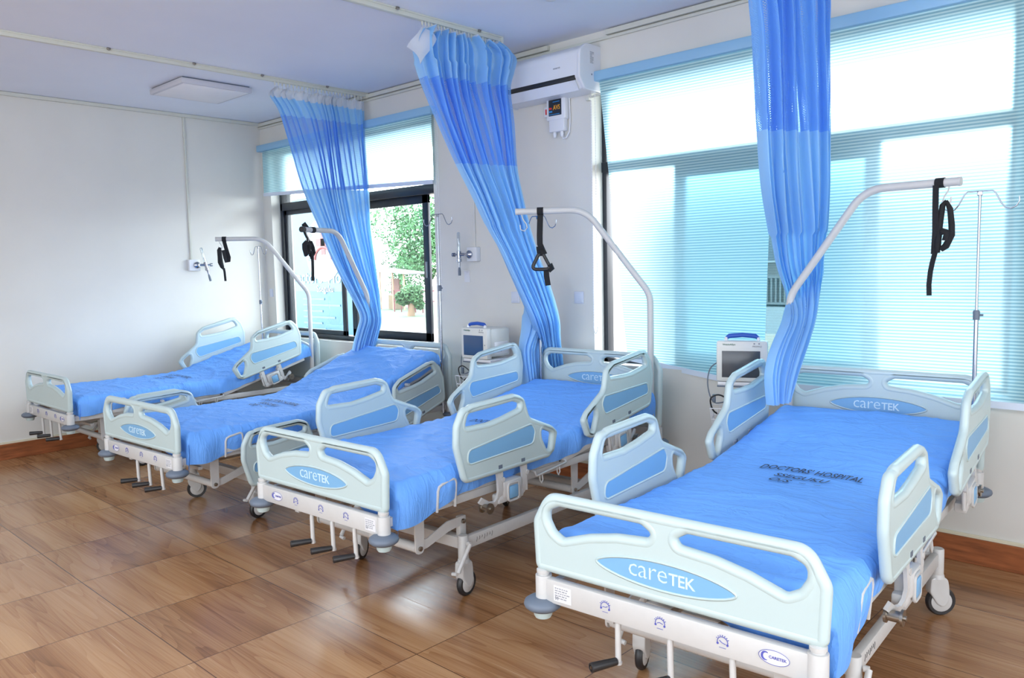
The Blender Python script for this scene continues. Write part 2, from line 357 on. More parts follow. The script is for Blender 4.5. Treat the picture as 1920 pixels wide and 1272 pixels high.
# blinds -------------------------------------------------------------
def blind(name, x0, x1, zt, top, bot, label, chain=None, nx=12, nz=40):
    """top/bot: ((xl,yl,zl),(xr,yr,zr)) edges of the cloth"""
    e = empty(name, ((x0+x1)/2, -.03, zt)); tag(e, label, 'blind', 'roller blinds')
    T = M.Translation((-(x0+x1)/2, .03, -zt))
    ob('headrail', MB().box(x0, x1, -.075, -.004, zt-.065, zt, .008).mesh('h', m_header, 40), e, T)
    vs = []; fs = []
    for j in range(nz+1):
        v = j/nz
        for i in range(nx+1):
            u = i/nx; a = V(top[0]).lerp(V(top[1]), u); b = V(bot[0]).lerp(V(bot[1]), u); p = a.lerp(b, v); vs.append((p.x, p.y-.0*sin(pi*v), p.z))
    for j in range(nz):
        for i in range(nx): k = j*(nx+1)+i; fs.append((k, k+1, k+nx+2, k+nx+1))
    ob('blind_cloth', MB().add(vs, fs).mesh('b', m_blind, 60), e, T)
    a, b = V(bot[0]), V(bot[1]); d = (b-a).normalized()
    ob('bottom_rail', MB().tube([a, b], 0, flat=(.012, .034)).mesh('r', m_rail, 30), e, T)
    if chain:
        x, z0 = chain; P = []; r = .0035; mb = MB()
        for s in (0, 1):
            for k in range(int((zt-.03-z0)/.018)):
                z = zt-.03-k*.018; sp_ = min(1, (z-z0)/.25); xx = x+(s*.05 if s else 0)-(.0); yy = -.04-(s*.02)
                mb.lathe([(0, -r), (r*.9, -r*.5), (r*.9, r*.5), (0, r)], 5, M.Translation((xx, yy, z)))
            mb.tube([(x+s*.05, -.04-s*.02, zt-.03), (x+s*.05, -.04-s*.02, z0)], .0012, 4)
        mb.tube([(x, -.04, z0), (x+.01, -.044, z0-.035), (x+.025, -.05, z0-.05), (x+.04, -.056, z0-.035), (x+.05, -.06, z0)], .003, 5)
        ob('bead_chain', mb.mesh('c', m_white, 60), e, T)
    return e
blind('roller_blind', .04, 2.79, 2.85, ((.10, -.04, 2.79), (2.765, -.04, 2.79)), ((.10, -.045, 2.345), (2.765, -.045, 2.245)), 'pale blue blind drawn a quarter down over the left window', (2.80, 1.32))
blind('roller_blind', 4.42, 5.73, 2.82, ((4.46, -.045, 2.76), (5.69, -.045, 2.76)), ((4.60, .05, .905), (5.63, -.05, .80)), 'pale blue blind with a skewed lower edge, left one on the large window', (4.385, 1.12), 16, 60)
blind('roller_blind', 5.78, 7.30, 2.815, ((5.80, -.045, 2.755), (7.27, -.045, 2.755)), ((5.80, -.045, .825), (7.27, -.045, .825)), 'wide pale blue blind, right one on the large window behind the nearest bed', None, 16, 60)

# ------------------------------------------------------------------ ceiling fittings
def lamp():
    e = empty('ceiling_light', (1.19, -1.2, H)); tag(e, 'square white surface-mounted ceiling panel light, unlit, near the left wall', 'ceiling light')
    ob('frame', MB().box(-.30, .30, -.30, .30, -.052, -.010, .004).mesh('f', mat('lamp_frame', (.55, .55, .60), .4), 30), e)
    ob('mounting_plate', MB().box(-.285, .285, -.285, .285, -.012, 0).mesh('f', m_grey, 30), e)
    ob('diffuser', MB().box(-.275, .275, -.275, .275, -.0545, -.0515, .001).mesh('f', noisy(mat('lamp_diffuser', (.80, .79, .82), .4), 5, .03), 30), e)
lamp()
tag(ob('smoke_detector', MB().lathe([(.0, -.035), (.025, -.035), (.045, -.022), (.052, -.008), (.052, 0)], 24).mesh('s', m_white, 40), loc=(4.69, -.80, H)), 'round white detector on the ceiling at the top edge of the photo', 'detector')

# ------------------------------------------------------------------ curtain tracks and curtains
m_track = mat('cream_track', (.62, .63, .56), .45)
def track(x, y0, y1, label, bracket=()):
    e = empty('curtain_track', (x, y1, H)); tag(e, label, 'curtain track', 'curtain tracks on the ceiling')
    ob('rail', MB().box(-.016, .016, y0-y1, 0, -.034, -.004, .003).box(-.022, .022, y0-y1, 0, -.010, 0, .002).mesh('t', m_track, 30), e)
    ob('end_stop', MB().box(-.02, .02, -.012, .012, -.045, 0, .002).mesh('t', m_track, 30), e)
    for b in bracket: ob('clip', MB().box(-.032, .032, -.012, .012, -.012, 0, .003).lathe([(.0, -.018), (.006, -.018), (.006, -.01)], 8, M.Translation((.028, 0, 0))).mesh('t', m_bolt, 30), e, loc=(0, b-y1, 0))
track(1.90, -5.2, -.035, 'cream curtain track on the ceiling, nearest the left wall', (-2.2, -1.6, -1.05, -.45))
track(3.90, -5.2, -.40, 'cream curtain track on the ceiling, ending beside the air conditioner', (-1.3, -.62))
track(6.07, -5.2, -.30, 'cream curtain track above the nearest bed, out of the frame')

c1 = [((1.9, -0.946, 3.018), (1.9, -0.062, 3.018)), ((1.9, -0.991, 2.960), (1.9, -0.059, 2.959)), ((1.91, -0.914, 2.837), (1.91, -0.066, 2.842)), ((1.93, -0.852, 2.614), (1.93, -0.079, 2.645)), ((1.97, -0.76, 2.211), (1.97, -0.094, 2.238)), ((2.03, -0.676, 1.928), (2.03, -0.132, 1.895)), ((2.1, -0.608, 1.664), (2.1, -0.151, 1.615)), ((2.18, -0.543, 1.441), (2.18, -0.183, 1.384)), ((2.3, -0.515, 1.256), (2.3, -0.27, 1.23)), ((2.36, -0.515, 1.152), (2.36, -0.316, 1.104)), ((2.37, -0.56, 1.041), (2.37, -0.351, 1.012)), ((2.37, -0.602, 0.923), (2.37, -0.394, 0.904)), ((2.34, -0.60, 0.82), (2.34, -0.42, 0.80))]
c2 = [((3.9, -1.098, 3.021), (3.9, -0.417, 3.036)), ((3.93, -1.190, 2.899), (3.93, -0.300, 2.960)), ((3.91, -1.121, 2.716), (3.91, -0.341, 2.764)), ((3.94, -1.026, 2.463), (3.94, -0.334, 2.525)), ((3.98, -0.906, 2.2), (3.98, -0.354, 2.224)), ((4.03, -0.825, 2.006), (4.03, -0.356, 2.011)), ((4.09, -0.762, 1.805), (4.09, -0.359, 1.792)), ((4.15, -0.707, 1.647), (4.15, -0.345, 1.593)), ((4.2, -0.669, 1.505), (4.2, -0.34, 1.47)), ((4.24, -0.601, 1.334), (4.24, -0.314, 1.304)), ((4.26, -0.535, 1.192), (4.26, -0.297, 1.177)), ((4.160, -0.362, 1.043), (4.190, -0.195, 1.031)), ((4.060, -0.209, 0.826), (4.110, -0.057, 0.813)), ((4.040, -0.168, 0.647), (4.090, -0.014, 0.632))]
c2b = [((4.12, -0.397, 1.468), (4.12, -0.294, 1.429)), ((4.12, -0.406, 1.324), (4.12, -0.309, 1.284)), ((4.11, -0.434, 1.127), (4.11, -0.298, 1.099)), ((4.11, -0.481, 0.979), (4.11, -0.296, 0.95)), ((4.11, -0.456, 0.765), (4.11, -0.291, 0.745)), ((4.11, -0.45, 0.55), (4.11, -0.29, 0.55))]
c3 = [((6.07, -1.20, 3.03), (6.07, -0.34, 3.03)), ((6.07, -1.16, 2.85), (6.07, -0.33, 2.90)), ((6.05, -1.088, 2.672), (6.08, -0.302, 2.838)), ((6.05, -1.056, 2.544), (6.08, -0.303, 2.682)), ((6.03, -0.994, 2.398), (6.08, -0.29, 2.501)), ((6.0, -0.894, 2.143), (6.1, -0.309, 2.184)), ((5.97, -0.775, 1.897), (6.1, -0.293, 1.914)), ((5.91, -0.547, 1.662), (6.06, -0.211, 1.673)), ((5.89, -0.434, 1.512), (6.04, -0.192, 1.54)), ((5.9, -0.344, 1.342), (6.04, -0.21, 1.45)), ((6.0, -0.57, 1.246), (6.03, -0.289, 1.243)), ((6.03, -0.73, 1.154), (6.05, -0.408, 1.133)), ((6.04, -0.813, 1.084), (6.06, -0.495, 1.06)), ((6.04, -0.846, 0.998), (6.06, -0.569, 0.973)), ((6.04, -0.839, 0.92), (6.06, -0.629, 0.9)), ((6.04, -0.826, 0.854), (6.06, -0.67, 0.855))]
def crm(a, b, c, d, t): return .5*((2*b)+(c-a)*t+(2*a-5*b+4*c-d)*t*t+(3*b-a-3*c+d)*t*t*t)
def curtain(name, lv, label, pleats, seed, bands, amp, cut, glide=None, extra=None, swirl=0.):
    """gathered cloth between the left and right edges of every level; bands: z limits of tape, top band, net"""
    rnd = random.Random(seed); N = len(lv); SUB = 10; NU = pleats*14
    top = V((sum(p[0][0]+p[1][0] for p in lv[:1])/2, (lv[0][0][1]+lv[0][1][1])/2, H)); e = empty(name, top); tag(e, label, 'curtain', 'ward curtains')
    ph = [rnd.uniform(0, 6.28) for _ in range(6)]; wob = [rnd.uniform(-.35, .35) for _ in range(pleats+2)]
    def row(k):
        i = min(int(k), N-2); t = k-i; g = lambda j: lv[max(0, min(N-1, j))]
        L = [crm(g(i-1)[0][q], g(i)[0][q], g(i+1)[0][q], g(i+2)[0][q], t) for q in range(3)]
        Rr = [crm(g(i-1)[1][q], g(i)[1][q], g(i+1)[1][q], g(i+2)[1][q], t) for q in range(3)]
        return V(L), V(Rr)
    rows = []; length = 0; prev = None
    def build():
      nonlocal length, prev, rows
      rows = []; length = 0; prev = None
      for k in [k/SUB for k in range((N-1)*SUB+1)]:
          L, Rr = row(k); mid = (L+Rr)/2
          if prev is not None: length += (mid-prev).length
          prev = mid; d = Rr-L; wd = d.length; d.normalize()
          nrm = V((d.y, -d.x, 0)).normalized()
          if nrm.x < 0: nrm = -nrm
          A = amp(k); r = []
          for i in range(NU+1):
              u = i/NU; q = u*pleats; j = int(q); wv = wob[min(j, pleats)]*(1-(q-j))+wob[min(j+1, pleats+1)]*(q-j)
              s = 2*pi*(q+.35*wv)+.5*sin(length*2.1+ph[0]+u*5)
              off = A*(.62+.75*(.5+wv))*(sin(s)*.75+.25*sin(2*s+ph[1]+length)+.35*sin(s*.37+ph[2]+length*1.3))
              lat = .35*wd/pleats*cos(s+.9)+(wd*.04*sin(u*9+length*2+ph[3]))*min(1, u*5)*min(1, (1-u)*5)
              b = A*.9*(1-(2*u-1)**2)*swirl
              p = L.lerp(Rr, u)+nrm*(off+b)+d*lat; p.z += .012*sin(s*.5+ph[4])*(1 if k < 1.2 else 0)
              r.append((p, u, length))
          rows.append(r)
    build()
    def piece(nm, r0, r1, m, par, double=False):
        vs = []; fs = []; uv = []
        for j in range(r0, r1+1):
            for p, u, l in rows[j]: vs.append(p-top); uv.append((u*2.6, l))
        W_ = NU+1
        for j in range(r1-r0):
            for i in range(NU): k = j*W_+i; fs.append((k, k+1, k+W_+1, k+W_))
        me = bpy.data.meshes.new(nm); me.from_pydata([tuple(v) for v in vs], [], fs); l = me.uv_layers.new()
        for lp in me.loops: l.data[lp.index].uv = uv[lp.vertex_index]
        me.materials.append(m); me.shade_smooth(); return ob(nm, me, par)
    a, b, c = [int(x*SUB) for x in cut]
    if a > 0: piece('heading_tape', 0, a, m_chead, e)
    piece('top_band', a, b, m_curt, e); piece('net_panel', b, c, m_net, e); dr = piece('drape', c, len(rows)-1, m_curt, e)
    if extra:
        lv = extra; N = len(lv); build(); piece('drape', 0, len(rows)-1, m_curt, e)
    if glide:
        gm = MB().box(-.004, .004, -.005, .005, -.022, .0, .001).tube([(0, 0, -.02), (.003, 0, -.035), (-.003, 0, -.045), (.002, 0, -.055)], .0018, 5).mesh('glider', m_track, 40)
        y0, y1, n = glide
        for i in range(n): ob('glider', gm, e, loc=(0, y0+(y1-y0)*i/(n-1)-top.y, -.034))
    return e, top
curtain('ward_curtain', c1, 'light blue curtain with net upper part, in front of the left window', 17, 3, 0, lambda k: .035, (1.2, 2.2, 4.0), (-.93, -.09, 26))
cu2 = curtain('ward_curtain', c2, 'light blue curtain hanging beside the air conditioner, gathered at the third bed', 14, 5, 0, lambda k: (.060 if k < 1.6 else .075-.022*(k-1.6) if k < 3 else .044) if k < 6 else .036, (.18, 2.0, 4.0), (-1.09, -.44, 26), c2b)
fl = []; 
for j in range(7):
    for i in range(7):
        u, v = i/6, j/6; a = V((3.90, -1.10, 3.02)).lerp(V((3.97, -1.275, 2.855)), u); b = V((3.95, -1.02, 2.95)).lerp(V((4.0, -1.20, 2.76)), u); p = a.lerp(b, v); p.x += .03*sin(pi*v)+.012*sin(u*6); fl.append(p-cu2[1])
ob('heading_tape', MB().add(fl, [(j*7+i, j*7+i+1, j*7+i+8, j*7+i+7) for j in range(6) for i in range(6)]).mesh('h', m_chead, 80), cu2[0])
curtain('ward_curtain', c3, 'light blue curtain in front of the large window, gathered by the nearest bed', 12, 9, 0, lambda k: .05 if k < 7 else .034, (.3, 1.6, 5.0), (-1.18, -.36, 24))

# ------------------------------------------------------------------ hospital beds
HX = .48
def board_mesh(zb, zt, name, hang=0.):
    """foot or head board, drawn in x,z; slots and the arched web are placed from the top edge"""
    o = fillet([(-HX+.008, zb), (HX-.008, zb), (HX, zt-.10), (HX-.055, zt), (-HX+.055, zt), (-HX, zt-.10)], [.03, .03, .06, .075, .075, .06], 8)
    a = zt-.0425
    left = [(-.415, a-.018), (-.414, a-.05), (-.395, a-.082), (-.362, a-.100), (-.26, a-.066), (-.16, a-.045), (-.052, a-.036), (-.042, a-.020), (-.075, a), (-.375, a)]
    sl = fillet(left, [.03, .03, .03, .02, .1, .1, .015, .02, .025, .03], 6); sr = [(-x, z) for x, z in sl][::-1]
    return moulded(o, [sl, sr], .0185, .0315, XZ, m_plastic, name)
def lens(w_, h_, n=18):
    up = [(-w_*cos(pi*i/n), h_*(.12*sin(pi*i/n)**.5+.88*sin(pi*i/n)**1.45)) for i in range(n+1)]
    return [p for p in up]+[(x, -z) for x, z in reversed(up[1:-1])]
foot_me = board_mesh(.544, .8126, 'footboard'); head_me = board_mesh(.530, .989, 'headboard')
def inlay_me(zc, s=1):
    vs, fs = fill([[(x, z+zc) for x, z in lens(.226, .040)]], .0335, .001); return MB().add(vs, fs, XZ).mesh('inlay', m_inlay, 30)
def oval_rim(zc):
    return MB().tube([(x, 0, z+zc) for x, z in lens(.228, .042)], .0045, 6, True, T=M.Translation((0, -.0155, 0)))
foot_in, head_in = inlay_me(.630), inlay_me(.806)
def brand(zc):
    out = MB()
    for txt, size, w_, x in (('care', .082, .128, -.0475), ('TEK', .050, .084, .064)):
        t_ = text(txt, size, .0016, None, None, '', .95, width=w_, bold=-.012 if txt == 'care' else .01); z0 = min(v[1] for v in t_.v); xc = (min(v[0] for v in t_.v)+max(v[0] for v in t_.v))/2
        T_ = M.Translation((x-xc, -.0172, zc-.019-z0)) @ XZ; out.add(t_.v, t_.f, T_)
    return out.mesh('lettering', m_letter, 0)
foot_tx, head_tx = brand(.632), brand(.808)
foot_rim = oval_rim(.630).mesh('inlay_rim', m_plastic, 60); head_rim = oval_rim(.806).mesh('inlay_rim', m_plastic, 60)

rail_o = fillet([(-.690, .580), (-.742, .755), (-.735, .850), (-.690, .925), (-.335, .940), (-.262, .915), (-.222, .812), (-.044, .740), (-.002, .705), (-.030, .610), (-.078, .583)], [.05, .1, .06, .05, .05, .05, .05, .03, .03, .03, .03], 7)
rail_s = fillet([(-.672, .838), (-.655, .885), (-.625, .900), (-.345, .908), (-.296, .893), (-.300, .868), (-.42, .846), (-.52, .834)], [.01, .03, .03, .03, .025, .01, .05, .05], 6)
rail_t = fillet([(-.135, .738), (-.050, .706), (-.068, .625), (-.092, .628), (-.128, .690)], [.02, .022, .02, .015, .03], 5)
inl_s = fillet([(-.668, .668), (-.660, .728), (-.215, .776), (-.192, .740), (-.208, .683)], [.028, .028, .03, .03, .03], 7)
def mir(P): return [(.235-x, z) for x, z in P][::-1]
def rail_mesh(h):
    g = mir if h else (lambda P: P)
    r = moulded(g(rail_o), [g(rail_s), g(rail_t)], .0175, .0300, YZ, m_plastic, 'side_rail')
    vs, fs = fill([g(inl_s)], .0320, .001); i_ = MB().add(vs, fs, YZ).mesh('inlay', m_inlay, 30)
    rim = MB()
    for x in (-.0145, .0145): rim.tube([(x, p[0], p[1]) for p in resamp(offset(g(inl_s), -.003), .03)], .005, 6, True)
    return r, i_, rim.mesh('inlay_rim', m_plastic, 60)
RF, RH = rail_mesh(0), rail_mesh(1)
def slot_mesh(h):
    out = []
    for y in (-.45, -.285):
        y = .235-y if h else y
        out.append(MB().box(-.0165, .0165, y-.013, y+.013, .600, .622).mesh('hinge_pocket', m_grey, 30))
    return out
SL = {0: slot_mesh(0), 1: slot_mesh(1)}
def bracket(h, raised, sx):
    """folding linkage of a side rail: two curved flat arms, a cover with a blue latch, damper"""
    g = (lambda y: .235-y) if h else (lambda y: y)
    arms = MB(); zt = .622 if raised else .50
    for y in (-.445, -.268):
        Y_ = g(y); s = -1 if h else 1
        arms.tube([(0, Y_, zt), (.012*sx, Y_, .565 if raised else .49), (.016*sx, Y_, .50 if raised else .475), (.010*sx, Y_-.004*s, .46), (.0, Y_-.022*s, .435), (-.01*sx, Y_-.055*s, .437), (-.015*sx, Y_-.105*s, .468)], 0, flat=(.030, .012, (1, 0, 0)))
        arms.tube([(.008*sx, Y_+.022*s, zt-.01), (.010*sx, Y_+.022*s, .545 if raised else .48), (.010*sx, Y_+.022*s, .455)], .008, 8)
        arms.tube([(-.012*sx, Y_+.022*s, .545), (.022*sx, Y_+.022*s, .545)], .012, 10)
    cov = MB(); a, b = sorted((g(-.425), g(-.290)))
    cov.box(-.030, .026, a, b, .452, .535, .012).box(-.03, .018, a-.03, b+.02, .430, .475, .01)
    lat = MB().box(*sorted((.024*sx, .034*sx)), *sorted((g(-.392), g(-.330))), .446, .508, .006) if sx > 0 else MB().box(-.034, -.024, *sorted((g(-.392), g(-.330))), .446, .508, .006)
    frame = MB(); ya, yb = sorted((g(-.400), g(-.322))); P = fillet([(ya, .436), (yb, .436), (yb, .520), (ya, .520)], .018, 5)
    frame.tube([(.028*sx, p[0], p[1]) for p in P], .006, 6, True)
    dam = MB(); c = (0, g(-.525), .430); Tt = M.Translation(c) @ M.Rotation(R(90), 4, 'Y')
    dam.lathe([(0, -.028), (.026, -.028), (.026, -.02), (.018, -.018), (.018, .018), (.026, .02), (.026, .028), (.008, .028), (.008, .036), (0, .036)], 20, Tt)
    dam.tube([(0, g(-.525), .43), (0, g(-.49), .405)], .008, 8)
    return arms.mesh('arm', m_metal, 40), cov.mesh('latch_housing', m_metal, 40), lat.mesh('release_latch', m_inlay, 40), frame.mesh('latch_frame', m_metal, 60), dam.mesh('damper', m_bolt, 40)
BR = {(h, r, s): bracket(h, r, s) for h in (0, 1) for r in (0, 1) for s in (-1, 1)}

# beams with their tube posts
def beam_mesh(y):
    mb = MB().box(-.425, .425, y-.018, y+.014, .447, .527, .006)
    return mb.mesh('end_beam', m_metal, 40)
def post_mesh(y):
    mb = MB()
    for x in (0,): mb.lathe([(0, .44), (.0275, .44), (.0275, .528), (.0265, .531), (.019, .532), (.019, .537), (.023, .539), (.023, .549), (.019, .551), (0, .556)], 24, M.Translation((x, y, 0)))
    return mb.mesh('post', m_metal, 40)
beam_f, beam_h, post_f, post_h = beam_mesh(-1.1), beam_mesh(1.1), post_mesh(-1.1), post_mesh(1.1)
bump_me = MB().lathe([(0, .415), (.030, .412), (.048, .416), (.060, .426), (.063, .434), (.060, .444), (.048, .452), (.030, .456), (0, .456)], 32).mesh('corner_bumper', m_grey, 60)
collar_me = MB().lathe([(0, .388), (.026, .388), (.030, .395), (.034, .416), (0, .416)], 24).mesh('bumper_collar', m_plastic, 40)
def sticker_label():
    mb = MB().box(-.034, .034, -.001, 0, -.026, .026); return mb.mesh('label', m_sticker, 0)
lab_me = sticker_label()
def tiny_lines():
    mb = MB(); r = random.Random(4)
    for i in range(5):
        x = -.029
        while x < .018:
            L = r.uniform(.004, .012); mb.box(x, x+L, -.0016, -.001, .016-i*.008, .0195-i*.008); x += L+.003
    for i in range(3):
        for j in range(3):
            if (i+j) % 2 == 0: mb.box(-.028+i*.004, -.024+i*.004, -.0016, -.001, -.021+j*.004, -.017+j*.004)
    return mb.mesh('printing', m_inkg, 0)
lines_me = tiny_lines()
def arc(r, a0, a1, n=16): return [(r*cos(R(a0+(a1-a0)*i/n)), 0, r*sin(R(a0+(a1-a0)*i/n))) for i in range(n+1)]
def icon(kind):
    mb = MB(); mb.tube(arc(.0155, -20, 200), 0, flat=(.0008, .0022, (0, 1, 0))) if 0 else mb.tube(arc(.0155, -20, 200), .0011, 5)
    for a in (-20, 200): mb.lathe([(0, -.0005), (.0034, -.0005), (.0034, .0005), (0, .0005)], 10, M.Translation((.0155*cos(R(a)), 0, .0155*sin(R(a)))) @ M.Rotation(R(90), 4, 'X'))
    P = {0: [(-.009, 0, 0), (.002, 0, 0), (.009, 0, .004)], 1: [(-.009, 0, 0), (-.002, 0, .003), (.009, 0, .0)], 2: [(-.009, 0, .004), (-.003, 0, -.001), (.009, 0, -.004)]}[kind]
    mb.tube(P, .001, 5); mb.tube([(-.010, 0, -.016), (.010, 0, -.016)], .0007, 4)
    for k in range(7): a = 30+k*20; mb.tube([(.018*cos(R(a)), 0, .018*sin(R(a))), (.021*cos(R(a)), 0, .021*sin(R(a)))], .0012, 4)
    return mb.mesh('position_icon', m_ink, 0)
icons = [icon(k) for k in range(3)]
vs, fs = fill([[(.042*cos(2*pi*i/28), .020*sin(2*pi*i/28)) for i in range(28)]], .001); logo_me = MB().add(vs, fs, XZ).mesh('oval_sticker', m_sticker, 0)
lg = MB(); lg.tube([(.042*cos(2*pi*i/28), -.0008, .020*sin(2*pi*i/28)) for i in range(28)], .0007, 4, True)
lg.tube([(-.022+.011*cos(R(60+i*12)), -.001, .011*sin(R(60+i*12))) for i in range(20)], [.0008+.0022*sin(pi*i/19) for i in range(20)], 5)
lgt = text('CARETEK', .0115, .0006, M.Translation((.010, -.0012, 0)) @ XZ, None, '', 1.0); lg.add(lgt.v, lgt.f); logo_ink = lg.mesh('printing', m_ink, 0)

def crank_mesh():
    rod = MB().tube([(0, .10, .47), (0, .0, .455), (0, -.004, .448), (0, -.006, .43), (0, -.004, .318)], .0095, 12).lathe([(0, -.004), (.012, -.004), (.012, .004), (0, .004)], 12, M.Translation((0, -.004, .314)))
    grip = MB().lathe([(0, 0), (.0115, .002), (.0125, .02), (.0140, .060), (.0150, .085), (.0150, .092), (.010, .094), (.009, .090), (0, .090)], 18, M.Translation((0, -.012, .322)) @ M.Rotation(R(90), 4, 'X'))
    bolt = MB().lathe([(0, .088), (.005, .088), (.005, .093), (0, .093)], 10, M.Translation((0, -.012, .322)) @ M.Rotation(R(90), 4, 'X'))
    return rod.mesh('crank', m_metal, 40), grip.mesh('crank_handle', m_black, 40), bolt.mesh('bolt', m_bolt, 40)
crank = crank_mesh()

def caster_meshes():
    """origin at the floor under the stem"""
    tire = MB().lathe([(.046, -.013), (.057, -.014), (.0625, -.006), (.0635, 0), (.0625, .006), (.057, .014), (.046, .013)], 32, M.Rotation(R(90), 4, 'Y'))
    tire.f = tire.f[:-2] if False else tire.f
    hub = MB().lathe([(0, -.0165), (.040, -.0155), (.046, -.012), (.046, .012), (.040, .0155), (0, .0165)], 32, M.Rotation(R(90), 4, 'Y'))
    P = fillet([(-.030, .168), (.030, .168), (.036, .135), (.040, .075), (.020, .045), (-.004, .062), (-.034, .110)], [.01, .02, .03, .02, .018, .03, .03], 5)
    vs, fs = fill([P], .050, .006); fork = MB().add(vs, fs, YZ).lathe([(0, .166), (.030, .166), (.027, .182), (.020, .190), (.020, .20), (0, .20)], 20)
    return tire.mesh('tyre', m_black, 40), hub.mesh('wheel_hub', m_metal, 40), fork.mesh('caster', m_metal, 40)
cast = caster_meshes()
pedal_me = MB().tube([(.030, .0, .262), (.046, .0, .262)], .011, 12).tube([(.046, .0, .262), (.046, -.045, .205), (.046, -.085, .150)], .0105, 12).tube([(.046, -.09, .145), (.015, -.09, .140)], .009, 10).mesh('brake_pedal', m_metal, 40)
def base_frame():
    mb = MB()
    for s in (-1, 1):
        mb.box(*sorted((s*.365, s*.395)), -.56, .57, .225, .285, .005)
        for y in (-.58, .60): mb.lathe([(0, .185), (.025, .185), (.025, .293), (.022, .297), (0, .297)], 24, M.Translation((s*.385, y, 0)))
    for y in (-.56, .57): mb.box(-.37, .37, y-.025, y+.025, .225, .280, .005)
    for s in (-1, 1):
        for y in (-.545, .60): mb.box(*sorted((s*.325, s*.355)), y-.022, y+.022, .27, .375, .006)
    return mb.mesh('base_frame', m_metal, 40)
base_me = base_frame()
marks = MB(); r = random.Random(3)
for k in range(7): marks.tube([(.3955, -.50+k*.018, .245+.006*(k % 3)), (.3955, -.50+k*.018+.006, .260-.004*(k % 2)), (.3955, -.495+k*.018, .268)], .0012, 4)
marks_me = marks.mesh('stencil_mark', m_black, 0)
def lift(y0):
    """lifting linkage: plate from the deck down to a torsion tube, arm back up to the base"""
    arm = MB(); tube = MB().tube([(-.345, y0, .298), (.345, y0, .298)], .022, 16); plate = MB(); bolts = []
    for s in (1,):
        x = .362
        vs, fs = fill([fillet([(y0-.030, .505), (y0+.030, .505), (y0+.024, .275), (y0-.024, .275)], [.004, .004, .022, .022], 6)], .008, .001); plate.add(vs, fs, M.Translation((x, 0, 0)) @ YZ)
        P = fillet([(y0-.02, .278), (y0+.06, .285), (y0+.19, .322), (y0+.30, .335), (y0+.305, .372), (y0+.19, .370), (y0+.06, .326), (y0-.02, .320)], [.02, .05, .05, .018, .018, .05, .05, .02], 6)
        vs, fs = fill([P], .009, .001); arm.add(vs, fs, M.Translation((x-s*.014, 0, 0)) @ YZ)
        for q in ((y0, .298), (y0+.278, .353)): bolt = MB(); bolts.append(bolt); bolt.lathe([(0, -.006), (.011, -.005), (.011, .005), (0, .007)], 12, M.Translation((x+s*.006, q[0], q[1])) @ M.Rotation(R(90)*s, 4, 'Y'))
    return plate.mesh('lift_plate', m_metal, 40), arm.mesh('lift_arm', m_metal, 40), tube.mesh('torsion_tube', m_metal, 60), [b.mesh('pivot_bolt', m_bolt, 40) for b in bolts]
LF, LH = lift(-.833), lift(.335)
def deck(th):
    mb = MB()
    for s in (-1, 1): mb.box(*sorted((s*.405, s*.432)), -1.085, 1.085, .470, .510, .004)
    for y in (-.84, -.30, .34, .95): mb.box(-.41, .41, y-.02, y+.02, .470, .505, .004)
    for s in (-1, 1): mb.box(*sorted((s*.36, s*.44)), -.86, .10, .512, .536, .005)
    # gear screws under the foot end, running back from the cranks
    for x in (-.06, .10, .26): mb.tube([(x, -1.06, .445), (x, -.35, .43)], .012, 10)
    mb.box(-.13, .36, -.93, -.905, .405, .425, .003).box(-.22, -.19, -1.08, -1.04, .42, .45, .003).box(.32, .37, -1.08, -1.04, .41, .45, .003)
    d = mb.mesh('deck_frame', m_metal, 40)
    bk = MB()
    for s in (-1, 1): bk.box(*sorted((s*.37, s*.445)), .13, .98, .500, .535, .005)
    for y in (.22, .55, .92): bk.box(-.40, .40, y-.02, y+.02, .505, .535, .004)
    bk.box(-.40, .40, .15, .98, .532, .538)
    pan = MB().box(-.42, .42, -1.0, .11, .533, .539)
    return d, bk.mesh('back_section', m_metal, 40), pan.mesh('leg_section', m_metal, 30)
deck_d, deck_b, deck_p = deck(0)
ret_me = MB().tube([(.455, -.808, .475), (.465, -.808, .570), (.465, -.800, .588), (.465, -.780, .596), (.465, -.712, .606), (.465, -.700, .600), (.465, -.696, .585), (.455, -.696, .475)], .0065, 8).box(.452, .458, -.806, -.698, .500, .525, .002)
ret_me = ret_me.mesh('mattress_stop', m_metal, 40)
hk = MB().tube([(.43, .125, .525), (.462, .122, .522), (.468, .120, .512), (.468, -.120, .492), (.468, -.132, .496), (.466, -.138, .515), (.43, -.138, .52)], .006, 8)
for y, z in ((-.095, .494), (.048, .506)): hk.tube([(.468, y-.008, z), (.472, y-.010, z-.03), (.472, y, z-.045), (.472, y+.012, z-.03), (.468, y+.012, z)], .0035, 6)
hook_me = hk.mesh('drainage_hook_bar', m_metal, 60)

# mattress and sheet --------------------------------------------------
MZ0, MZ1 = .540, .650; YH, ZH = .12, .54
def spine(th):
    """bend table: y along the flat deck -> centre point and angle"""
    tab = []; y, z, a = 0, 0, 0; n = 240; s0, s1 = -1.2, 1.3; ds = (s1-s0)/n; P = []
    yy, zz = s0, ZH
    for i in range(n+1):
        s = s0+ds*i; t = max(0, min(1, (s-(YH-.16))/.36)); a = th*(t*t*(3-2*t)); P.append((yy, zz, a)); yy += cos(a)*ds; zz += sin(a)*ds
    return lambda s: P[max(0, min(n, int(round((s-s0)/ds))))] if False else (lambda k: tuple(P[min(n-1, int(k))][q]*(1-(k-int(k)))+P[min(n, int(k)+1)][q]*(k-int(k)) for q in range(3)))(max(0, min(n-.001, (s-s0)/ds)))
def bend(sp_, s, h): y, z, a = sp_(s); return y-sin(a)*h, z+cos(a)*h
